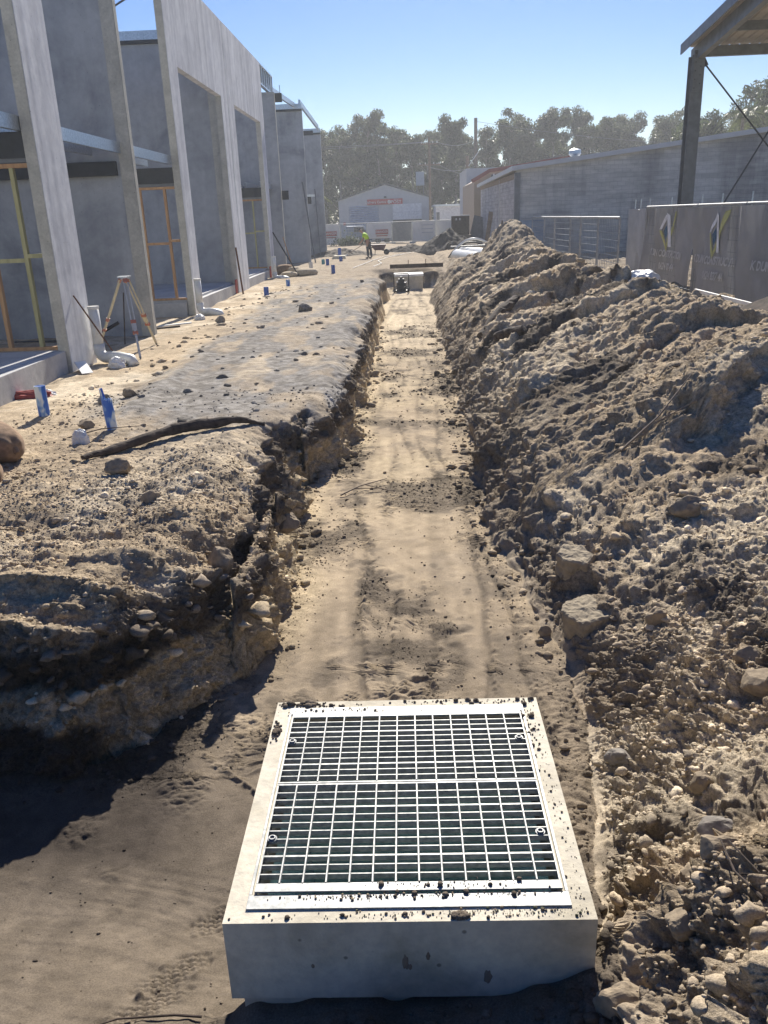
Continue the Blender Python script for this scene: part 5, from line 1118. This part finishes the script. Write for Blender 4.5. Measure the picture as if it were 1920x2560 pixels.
# ------------------------------------------------------------------ steel canopy on the right
t = thing('steel_canopy', 'grey steel portal canopy with crossed tie rods behind the hoarding', 'canopy', (7.73, 24, 0))
cx_ = 7.72; s = MB(); s.box(cx_-.16, cx_+.16, 23.83, 23.85, -.3, 5.75); s.box(cx_-.16, cx_+.16, 24.15, 24.17, -.3, 5.75); s.box(cx_-.01, cx_+.01, 23.85, 24.15, -.3, 5.75)
s.build('column', M['steel_grey'], t)
pl = MB().box(cx_-.13, cx_+.15, 23.80, 23.825, 4.9, 5.85).build('gusset_plate', M['steel_grey'], t)
b = MB()
for q in range(9): b.tube([(cx_-.08+(q % 2)*.13, 23.785, 4.98+q*.1), (cx_-.08+(q % 2)*.13, 23.799, 4.98+q*.1)], .014, 6)
b.build('bolts', M['steel_dark'], pl)
rise = .112
def RZ(y): return 5.86+(24.2-y)*rise
MB().bar((cx_+.02, 24.3, RZ(24.3)-.08), (cx_+.02, 14, RZ(14)-.08), .16, .34).build('rafter', M['steel_grey'], t)
MB().bar((cx_-.30, 24.4, RZ(24.4)+.13), (cx_-.30, 14, RZ(14)+.13), .03, .24).build('barge_board', M['steel_grey'], t)
MB().box(cx_+.12, 20, 24.05, 24.20, 5.74, 5.98).build('eaves_beam', M['steel_grey'], t)
for y in (22.4, 20.6, 18.8, 17): MB().box(cx_+.12, 20, y, y+.08, RZ(y)-.05, RZ(y)+.15).build('roof_purlin', M['steel_grey'], t)
b = MB()
xs = cx_-.28
while xs < 20:
    b.add([(xs, 24.5, RZ(24.5)+.20), (xs+.16, 24.5, RZ(24.5)+.20), (xs+.16, 13.5, RZ(13.5)+.20), (xs, 13.5, RZ(13.5)+.20), (xs+.19, 24.5, RZ(24.5)+.235), (xs+.23, 24.5, RZ(24.5)+.235), (xs+.23, 13.5, RZ(13.5)+.235), (xs+.19, 13.5, RZ(13.5)+.235), (xs+.26, 24.5, RZ(24.5)+.20), (xs+.26, 13.5, RZ(13.5)+.20)], [(0, 1, 2, 3), (1, 4, 7, 2), (4, 5, 6, 7), (5, 8, 9, 6)]); xs += .26
b.build('roof_sheeting', simple('pale_roof_underside', (.40, .38, .35), (.33, .31, .29), 4, .5), t)
for a, c in (((cx_+.16, 24, 5.62), (11.3, 24, 1.9)), ((11.4, 24, 9.0-2.2), (8.45, 24, 1.6))): MB().tube([a, c], .022, 8).build('tie_rod', M['steel_dark'], t)
MB().bar((cx_+.10, 23.95, 5.75), (cx_+.24, 23.95, 5.5), .08, .1).build('rod_cleat', M['steel_dark'], t)
# ------------------------------------------------------------------ block-wall building on the right
def blocks(name, c1, c2, mortar, rotz, stain=1):
    m, nt, b_ = mat(name); g = N(nt, 'ShaderNodeNewGeometry'); sx = N(nt, 'ShaderNodeSeparateXYZ'); L(nt, g.outputs['Position'], sx.inputs[0]); cb = N(nt, 'ShaderNodeCombineXYZ')
    L(nt, sx.outputs['X' if not rotz else 'Y'], cb.inputs[0]); L(nt, sx.outputs['Z'], cb.inputs[1])
    br = N(nt, 'ShaderNodeTexBrick', Scale=1.0); br.inputs['Brick Width'].default_value = .4; br.inputs['Row Height'].default_value = .2; br.inputs['Mortar Size'].default_value = .012; br.inputs['Mortar Smooth'].default_value = .3
    br.inputs['Color1'].default_value = (*c1, 1); br.inputs['Color2'].default_value = (*c2, 1); br.inputs['Mortar'].default_value = (*mortar, 1); br.inputs['Bias'].default_value = -.2
    L(nt, cb.outputs[0], br.inputs['Vector'])
    v = coords(nt, (.55, .55, .10)); f = noise(nt, 1.0, 5, .6, v); v2 = coords(nt, (1, 1, 5)); f2 = noise(nt, .9, 4, .6, v2)
    mx = N(nt, 'ShaderNodeMix', data_type='RGBA', blend_type='MULTIPLY'); mx.inputs[0].default_value = stain; L(nt, br.outputs['Color'], mx.inputs[6]); L(nt, ramp(nt, f, [(.36, (.55, .56, .6)), (.52, (1, 1, 1)), (.7, (1.1, 1.1, 1.1))]), mx.inputs[7])
    m2 = N(nt, 'ShaderNodeMix', data_type='RGBA', blend_type='MULTIPLY'); m2.inputs[0].default_value = .9; L(nt, mx.outputs[2], m2.inputs[6]); L(nt, ramp(nt, f2, [(.38, (.72, .73, .75)), (.6, (1.08, 1.08, 1.08))]), m2.inputs[7])
    L(nt, m2.outputs[2], b_.inputs['Base Color']); b_.inputs['Roughness'].default_value = .9; bump(nt, b_, br.outputs['Fac'], -.5, .01); return m
M['block_front'] = blocks('grey_blockwork', (.50, .49, .46), (.43, .42, .40), (.36, .355, .34), False); M['block_side'] = blocks('pale_blockwork', (.44, .44, .45), (.36, .36, .38), (.26, .26, .27), True, .6)
t = thing('block_wall_building', 'long low grey block-wall building with a sloping roofline on the right', 'building', (12, 52, 0))
bx = 5.86; slope_ = (5.42-4.15)/(18.27-5.76)
tp = lambda x: 4.10+(x-bx)*slope_*1.05
MB().add([(bx, 45, -.6), (60, 45, -.6), (60, 45, tp(34)+2), (34, 45, tp(34)), (bx, 45, tp(bx)), (bx, 45.2, -.6), (60, 45.2, -.6), (60, 45.2, tp(34)+2), (34, 45.2, tp(34)), (bx, 45.2, tp(bx))], [(0, 1, 2, 3, 4), (9, 8, 7, 6, 5), (0, 5, 6, 1), (3, 2, 7, 8), (4, 3, 8, 9), (1, 6, 7, 2), (4, 9, 5, 0)]).build('front_wall', M['block_front'], t)
MB().box(bx-.001, bx+.2, 45.21, 64.5, -.6, 3.98).build('side_wall', M['block_side'], t)
MB().box(bx-.06, bx+.22, 44.93, 45.20, -.6, 4.0).build('corner_pier', M['steel_grey'], t); MB().box(bx-.05, bx-.002, 52, 52.2, -.6, 3.9).build('side_pilaster', M['clad'], t)
MB().add([(bx-.25, 44.7, tp(bx)-.02), (34, 44.7, tp(34)-.02), (34, 64.8, tp(34)-.2), (bx-.25, 64.8, tp(bx)-.2), (bx-.25, 44.7, tp(bx)+.20), (34, 44.7, tp(34)+.22), (34, 64.8, tp(34)+.0), (bx-.25, 64.8, tp(bx)+.02)], [(3, 2, 1, 0), (4, 5, 6, 7), (0, 1, 5, 4), (1, 2, 6, 5), (2, 3, 7, 6), (3, 0, 4, 7)]).build('roof', M['clad'], t)
MB().box(bx-.05, bx-.01, 45.3, 64.4, 3.72, 3.97).build('fascia_board', M['wood'], t)
t = thing('roof_vent', 'small round ventilator on the block-wall roof', 'vent', (9.77, 50, 4.7)); MB().tube([(9.77, 50, 4.5), (9.77, 50, 4.95)], .2, 16).build('stem', M['galv'], t); MB().tube([(9.77, 50, 4.95), (9.77, 50, 5.05), (9.77, 50, 5.25), (9.77, 50, 5.33)], [.26, .34, .33, .12], 18).build('dome', M['galv'], t)
t = thing('beige_building', 'beige building with a red roof edge beyond the block wall', 'building', (7, 72, 0))
M['brick_red'] = simple('faded_red_trim', (.28, .09, .07), (.22, .07, .055), 4, .7); M['beige'] = simple('beige_render', (.40, .33, .25), (.35, .29, .22), 2, .9)
MB().add([(5.5, 66, -.6), (12, 66, -.6), (12, 66, 6.0), (6.6, 66, 4.95), (5.5, 66, 4.35), (5.5, 78, -.6), (12, 78, -.6), (12, 78, 6.0), (6.6, 78, 4.95), (5.5, 78, 4.35)], [(0, 1, 2, 3, 4), (9, 8, 7, 6, 5), (0, 4, 9, 5), (4, 3, 8, 9), (3, 2, 7, 8), (1, 6, 7, 2)]).build('wall', M['beige'], t)
MB().bar((5.3, 65.8, 4.38), (6.65, 65.8, 5.08), .25, .16, (0, 1, 0)).bar((6.6, 65.8, 5.06), (12.5, 65.8, 5.75), .25, .16, (0, 1, 0)).build('roof_edge', M['brick_red'], t)
MB().box(6.75, 8.6, 65.9, 65.97, 4.2, 4.8).build('window', M['steel_grey'], t); MB().box(6.9, 7.0, 65.85, 65.89, 4.15, 4.85).box(7.4, 7.5, 65.85, 65.89, 4.15, 4.85).build('window_frame', M['white'], t)
MB().box(5.9, 12, 79, 88, -.5, 5.9).build('rear_wing', M['clad'], t)
for k, (x0, x1, lb, m_) in enumerate(((5.45, 5.2, 'dark sheet leaning on the near end of the pale block wall', 'steel_grey'), (5.75, 5.35, 'grey timber plank leaning on the pale block wall', 'wood'), (5.78, 5.5, 'thin plank leaning on the pale block wall', 'wood'))):
    y = (63, 56, 50)[k]; b = MB(); b.bar((x1, y-.6, -.15), (x0+.3 if k == 0 else x0, y, (1.9, 2.2, 1.7)[k]), (1.0, .28, .1)[k], .04, (0, -1, .2)); b.build(('leaning_sheet', 'leaning_plank', 'leaning_plank')[k], M[m_], org=(x1, y, 0)); tag(C.objects[-1], lb, 'plank' if k else 'sheet')
# ------------------------------------------------------------------ power poles and lines
def pole(x, y, h, r, label, arm=None, lamp=False):
    t = thing('power_pole', label, 'pole', (x, y, -.4), 'timber power poles'); MB().tube([(x, y, -.5), (x, y, h)], [r, r*.75], 10).build('shaft', M['wood'], t)
    if arm:
        for z, l in arm: MB().box(x-l, x+l, y-.16, y-.06, z, z+.12).build('cross_arm', M['wood'], t)
        for z, l in arm:
            for q in (-.9, -.4, .4, .9): MB().tube([(x+q*l, y-.1, z+.12), (x+q*l, y-.1, z+.3)], .04, 8).build('insulator', M['white'], t)
    if lamp: MB().tube([(x+.1, y-.15, h-1.0), (x+1.2, y-.15, h+.4)], .05, 6).build('lamp_arm', M['galv'], t)
pole(5.45+1.75, 95, 7.9, .24, 'stout timber pole with a short lamp arm, left of the beige building', None, True)
pole(3.1, 93, 9.7, .15, 'slim timber pole with cross arms in front of the shed corner', [(9.0, .9), (7.0, 1.1)])
pole(9.35, 110, 13.0, .26, 'tall dark timber pole rising above the beige building')
wires = MB()
def wire(a, c, sag): 
    a = Vector(a); c = Vector(c); return [a.lerp(c, k/12)+Vector((0, 0, -sag*4*(k/12)*(1-k/12))) for k in range(13)]
for k, (a, c, s_) in enumerate((((-30, 93, 9.7), (2.3, 92.9, 9.25), .25), ((-30, 93, 9.3), (3.6, 92.9, 9.25), .3), ((3.8, 92.9, 9.25), (9.3, 110, 10.6), .5), ((9.5, 110, 12.6), (40, 112, 9.0), .5), ((2.2, 92.9, 7.2), (9.3, 110, 7.6), .6), ((3.8, 92.9, 7.2), (8.9, 100, 6.2), .4))):
    MB().tube(wire(a, c, s_), .022, 5).build('overhead_wire', M['mesh_wire'], org=a)
    tag(C.objects[-1], ['upper overhead wire running left from the slim pole', 'lower overhead wire running left from the slim pole', 'upper wire from the slim pole to the tall dark pole', 'overhead wire running right from the tall dark pole', 'lower sagging wire from the slim pole to the tall dark pole', 'short service wire dropping right of the slim pole'][k], 'wire')
# ------------------------------------------------------------------ trees
def leafmat(nm, c1, c2):
    m, nt, b_ = mat(nm); v = coords(nt); f = noise(nt, .55, 4, .6, v); oi = N(nt, 'ShaderNodeObjectInfo'); f2 = noise(nt, 6, 2, .5, v)
    c = ramp(nt, f, [(.35, c2), (.65, c1)]); mx = N(nt, 'ShaderNodeMix', data_type='RGBA', blend_type='MULTIPLY'); mx.inputs[0].default_value = 1; L(nt, c, mx.inputs[6]); L(nt, ramp(nt, f2, [(.3, (.6, .6, .6)), (.7, (1.4, 1.4, 1.3))]), mx.inputs[7])
    L(nt, mx.outputs[2], b_.inputs['Base Color']); b_.inputs['Roughness'].default_value = .5; tr = N(nt, 'ShaderNodeBsdfTranslucent'); L(nt, mx.outputs[2], tr.inputs[0]); ms = N(nt, 'ShaderNodeMixShader'); ms.inputs[0].default_value = .42
    L(nt, b_.outputs[0], ms.inputs[1]); L(nt, tr.outputs[0], ms.inputs[2]); L(nt, ms.outputs[0], nt.nodes['Material Output'].inputs[0]); return m
M['leaf'] = leafmat('eucalypt_leaves', (.115, .135, .07), (.06, .075, .042)); M['leaf_dark'] = leafmat('dark_leaves', (.085, .11, .05), (.045, .06, .032)); M['leaf_pale'] = leafmat('palm_leaves', (.17, .20, .08), (.10, .13, .05))
M['trunk'] = simple('pale_gum_bark', (.34, .31, .27), (.17, .15, .13), 3, .9)
def make_tree(seed, H=15., nleaf=5200, spread=2.6):
    r = np.random.default_rng(seed); b = MB(); tips = []
    lean = r.normal(0, .04, 2); tr = [(lean[0]*z+.15*math.sin(z*.5+seed), lean[1]*z, z) for z in np.linspace(0, H*.86, 9)]
    b.tube(tr, list(np.linspace(.20, .05, 9)), 8)
    for k in range(24):
        z = H*r.uniform(.22, .90); p0 = Vector((lean[0]*z+.15*math.sin(z*.5+seed), lean[1]*z, z)); a = r.uniform(0, 2*PI); ln = spread*r.uniform(.5, 1.05)*(1.15-.65*z/H)
        p1 = p0+Vector((math.cos(a)*ln*.5, math.sin(a)*ln*.5, ln*.55)); p2 = p0+Vector((math.cos(a)*ln, math.sin(a)*ln, ln*.85)); b.tube([p0, p1, p2], [.07, .045, .015], 5)
        tips += [(p2, r.uniform(.55, 1.15)), (p1, r.uniform(.4, .75))]
        for q in range(2):
            a2 = a+r.normal(0, .8); p3 = p1+Vector((math.cos(a2), math.sin(a2), r.uniform(.3, 1)))*ln*.5; b.tube([p1, p3], [.03, .012], 4); tips.append((p3, r.uniform(.45, .95)))
    tips.append((Vector(tr[-1])+Vector((0, 0, H*.06)), H*.05)); tips.append((Vector(tr[-2]), .9))
    ws = np.array([t_[1]**2 for t_ in tips]); ids = r.choice(len(tips), nleaf, p=ws/ws.sum())
    cen = np.array([tuple(t_[0]) for t_ in tips])[ids]; rad = np.array([t_[1] for t_ in tips])[ids]
    d = r.normal(size=(nleaf, 3)); d /= np.linalg.norm(d, axis=1, keepdims=True); pos = cen+d*(rad*r.random(nleaf)**.45)[:, None]*np.array([1, 1, .8])
    # drooping leaf sprays
    s = r.uniform(.05, .16, nleaf); ax = r.normal(size=(nleaf, 3)); ax[:, 2] -= .8; ax /= np.linalg.norm(ax, axis=1, keepdims=True); u = np.cross(ax, r.normal(size=(nleaf, 3))); u /= np.linalg.norm(u, axis=1, keepdims=True)
    A_ = ax*s[:, None]*1.5; U_ = u*s[:, None]*.62
    V = np.stack([pos-A_, pos+U_, pos+A_, pos-U_], 1).reshape(-1, 3); F = np.arange(nleaf*4).reshape(-1, 4)
    me1 = bpy.data.meshes.new('trunk'); me1.from_pydata([tuple(v) for v in b.v], [], b.f); me1.materials.append(M['trunk'])
    me2 = bpy.data.meshes.new('crown'); me2.vertices.add(len(V)); me2.vertices.foreach_set('co', V.astype(np.float32).ravel()); me2.loops.add(F.size); me2.loops.foreach_set('vertex_index', F.astype(np.int32).ravel()); me2.polygons.add(len(F)); me2.polygons.foreach_set('loop_start', np.arange(0, F.size, 4, dtype=np.int32)); me2.polygons.foreach_set('loop_total', np.full(len(F), 4, np.int32)); me2.update(calc_edges=True); me2.materials.append(M['leaf'])
    return me1, me2
protos = [make_tree(s_, 15, 9500, 2.3+.12*s_) for s_ in range(6)]; darks = [make_tree(20+s_, 9, 7000, 3.4) for s_ in range(2)]
for _, m2_ in darks: m2_.materials[0] = M['leaf_dark']
def plant_tree(x, y, h, k, label, grp, dark=False, sw=1.0):
    me1, me2 = (darks if dark else protos)[k % (2 if dark else 6)]; Hh = 9 if dark else 15
    t = thing('gum_tree' if not dark else 'shade_tree', label, 'tree', (x, y, -.5), grp); t.rotation_euler = (0, 0, k*1.7+x); t.scale = (h/Hh*sw, h/Hh*sw, h/Hh)
    for nm, me in (('trunk', me1), ('crown', me2)): o = bpy.data.objects.new(nm, me); C.objects.link(o); o.parent = t
front = [(-13.5, 12.5), (-10.6, 15.2), (-8.2, 14.4), (-6.3, 15.4), (-4.6, 16.6), (-2.4, 14.6), (-.4, 15.9), (1.9, 13.8), (3.9, 13.0), (5.9, 14.3), (7.6, 15.2), (9.9, 13.4), (12.0, 15.4), (14.3, 15.0), (15.8, 17.0), (17.9, 15.0), (20.3, 15.8), (22.8, 13.8), (25.2, 14.6), (27.8, 14.9), (30.6, 14.4), (33.6, 14.2), (36.8, 14.4)]
where = ['gum tree at the far left beside the last fin wall', 'tall gum tree above the left corner of the delivery centre', 'leafy gum tree just right of the last fin wall, above the shed eaves', 'gum tree with a bushy head above the striped roller door', 'tallest pointed gum tree, above the left end of the red sign', 'gum tree just left of the shed ridge', 'round-headed gum tree above the shed ridge', 'lower gum tree right of the shed ridge', 'low gum tree above the right roller door', 'gum tree directly behind the pale roof tank', 'broad gum tree behind the slim pole', 'lower gum tree between the slim pole and the tall dark pole', 'round gum tree left of the tall dark pole', 'gum tree right beside the tall dark pole', 'tallest gum tree right of the tall dark pole', 'gum tree above the near corner of the block wall', 'broad gum tree above the block wall, second right of its corner', 'gum tree above the roof ventilator', 'gum tree just right of the roof ventilator', 'gum tree above the middle of the block wall', 'small-crowned gum tree above the block wall, left of the canopy post', 'low gum tree close to the left of the canopy post', 'gum tree directly behind the canopy post']
for k, ((x, h), lb) in enumerate(zip(front, where)): plant_tree(x, 122+3.5*math.sin(k*2.3), h*.95, k, lb, 'gum trees behind the buildings')
for k in range(34):
    x = -15+k*2.1+.8*math.sin(k*3.1); plant_tree(x, 131+4*math.sin(k*1.9), 13.4+1.0*math.sin(k*2.7)+(1.2 if x > 22 else 0), k+3, 'gum tree in the back row filling the gaps behind the front trees', 'back row of gum trees')
rt = [(39.4, 96, 13.2, 'low dark tree just right of the canopy post'), (36.2, 84, 12.3, 'dark spreading tree between the crossed tie rods'), (39.0, 84, 12.0, 'dark round tree at the right picture edge above the block wall'), (29.5, 90, 10.2, 'dark low tree seen left of the canopy post above the wall')]
for k, (x, y, h, lb) in enumerate(rt): plant_tree(x, y, h, k, lb, 'dark trees behind the block wall', True)
# undergrowth filling the base of the tree line
def foliage_band(nm, n, fx_, fy_, fz_, s0, m_, label, cat, kind='stuff', seed=0):
    r = np.random.default_rng(seed); pos = np.stack([fx_(r, n), fy_(r, n), fz_(r, n)], -1); s = r.uniform(s0*.6, s0*1.3, n); ax = r.normal(size=(n, 3)); ax /= np.linalg.norm(ax, axis=1, keepdims=True); u = np.cross(ax, r.normal(size=(n, 3))); u /= np.linalg.norm(u, axis=1, keepdims=True)
    V = np.stack([pos-ax*s[:, None], pos+u*s[:, None]*.6, pos+ax*s[:, None], pos-u*s[:, None]*.6], 1).reshape(-1, 3); o = mesh_obj(nm, [tuple(v) for v in V], [(4*i, 4*i+1, 4*i+2, 4*i+3) for i in range(n)], M[m_]); tag(o, label, cat, kind=kind); return o
foliage_band('undergrowth', 26000, lambda r, n: r.uniform(-22, 46, n), lambda r, n: r.uniform(134, 142, n), lambda r, n: -.5+r.beta(1.2, 1.5, n)*8.5, .30, 'leaf_dark', 'dense dark undergrowth filling the foot of the tree line', 'undergrowth', seed=3)
t = thing('shrub', 'low green shrub in front of the van behind the mesh fence', 'shrub', (-5.0, 83.5, -.4)); o = foliage_band('leaves', 1500, lambda r, n: r.normal(-5.0, .7, n), lambda r, n: r.normal(83.5, .3, n), lambda r, n: -.35+np.abs(r.normal(0, .35, n)), .10, 'leaf_dark', None, None, None, 4); o.parent = t; o.location = -Vector((-5.0, 83.5, -.4))
# palms
def palm(x, y, h, n, ln, label, nm='palm_tree', base_z=-.5):
    t = thing(nm, label, 'palm', (x, y, base_z)); MB().tube([(x, y, base_z), (x+.1, y, h)], [.2, .13], 10).build('trunk', M['trunk'], t); r = np.random.default_rng(int(abs(x*10)))
    for k in range(n):
        a = 2*PI*k/n+r.uniform(-.2, .2); el = r.uniform(.1, 1.2); pts = []
        for q in range(9): u = q/8; pts.append(Vector((x+.1+math.cos(a)*ln*u*math.cos(el*.6), y+math.sin(a)*ln*u*math.cos(el*.6), h+ln*(math.sin(el)*u-.95*u*u))))
        b = MB(); b.tube(pts, .03, 4)
        for q in range(1, 9):
            for s_ in (-1, 1):
                for e_ in (0, .5):
                    p = pts[q-1].lerp(pts[q], e_); d = (pts[q]-pts[q-1]).normalized(); sd2 = d.cross(Vector((0, 0, 1))).normalized()*s_; w2 = .55*ln/3*(1-.5*q/9)
                    b.add([p, p+d*.10, p+sd2*w2+d*w2*.5-Vector((0, 0, w2*.45))], [(0, 1, 2)])
        b.build('frond', M['leaf_pale'], t)
palm(-8.2, 74, 3.6, 11, 2.9, 'palm with arching sunlit fronds poking out beside the last fin wall')
palm(28.2, 75, 8.7, 26, 2.6, 'feathery pale green palm right of the canopy post')
palm(31.0, 78, 9.2, 26, 2.8, 'second feathery palm, farther right of the canopy post')
#@@END_OBJECTS@@
# ------------------------------------------------------------------ camera, light, sky
cam = bpy.data.cameras.new('camera'); co = bpy.data.objects.new('camera', cam); C.objects.link(co)
Rm = Matrix(((0.99914679, 0.02746102, 0.0308479), (0.01971295, 0.33924611, -0.94049108), (-0.03629188, 0.94029674, 0.33841533)))
co.matrix_world = Matrix.Translation((0, 0, CAMZ)) @ Rm.to_4x4()
cam.sensor_fit = 'HORIZONTAL'; cam.sensor_width = 36; cam.lens = 38.466; cam.clip_end = 5000; cam.clip_start = .05
bpy.context.scene.camera = co
SUN_EL = math.radians(36); SUN_AZ = math.radians(4)   # azimuth measured from +Y towards +X
w = bpy.data.worlds.new('World'); bpy.context.scene.world = w; w.use_nodes = True
nt = w.node_tree; bg = nt.nodes['Background']; sky = nt.nodes.new('ShaderNodeTexSky'); sky.sky_type = 'NISHITA'; sky.sun_disc = False
sky.sun_elevation = SUN_EL; sky.sun_rotation = SUN_AZ; sky.air_density = 1.0; sky.dust_density = .2; sky.ozone_density = 4.0; sky.altitude = 0
hs = nt.nodes.new('ShaderNodeHueSaturation'); hs.inputs['Saturation'].default_value = 1.42; hs.inputs['Hue'].default_value = .515; nt.links.new(sky.outputs[0], hs.inputs['Color']); nt.links.new(hs.outputs[0], bg.inputs[0]); bg.inputs[1].default_value = .056
sl = bpy.data.lights.new('sun', 'SUN'); sl.energy = 5.0; sl.angle = math.radians(.53); sl.color = (1, .935, .83)
so = bpy.data.objects.new('sun', sl); C.objects.link(so)
sd = Vector((math.sin(SUN_AZ)*math.cos(SUN_EL), math.cos(SUN_AZ)*math.cos(SUN_EL), math.sin(SUN_EL)))
so.rotation_euler = sd.to_track_quat('Z', 'Y').to_euler()
hm = bpy.data.materials.new('haze'); hm.use_nodes = True; hn = hm.node_tree; hn.nodes.remove(hn.nodes['Principled BSDF']); pv = hn.nodes.new('ShaderNodeVolumePrincipled')
pv.inputs['Color'].default_value = (.86, .90, .95, 1); pv.inputs['Density'].default_value = .0011; pv.inputs['Anisotropy'].default_value = .35; hn.links.new(pv.outputs[0], hn.nodes['Material Output'].inputs['Volume'])
hb = MB().box(-460, 460, -20, 905, -4, 30).build('haze', hm); hb['kind'] = 'stuff'; hb['label'] = 'thin pale sunlit haze in the air over the site'
sc_ = bpy.context.scene; sc_.view_settings.view_transform = 'Standard'; sc_.view_settings.look = 'None'; sc_.view_settings.exposure = 0.88; sc_.view_settings.gamma = 1
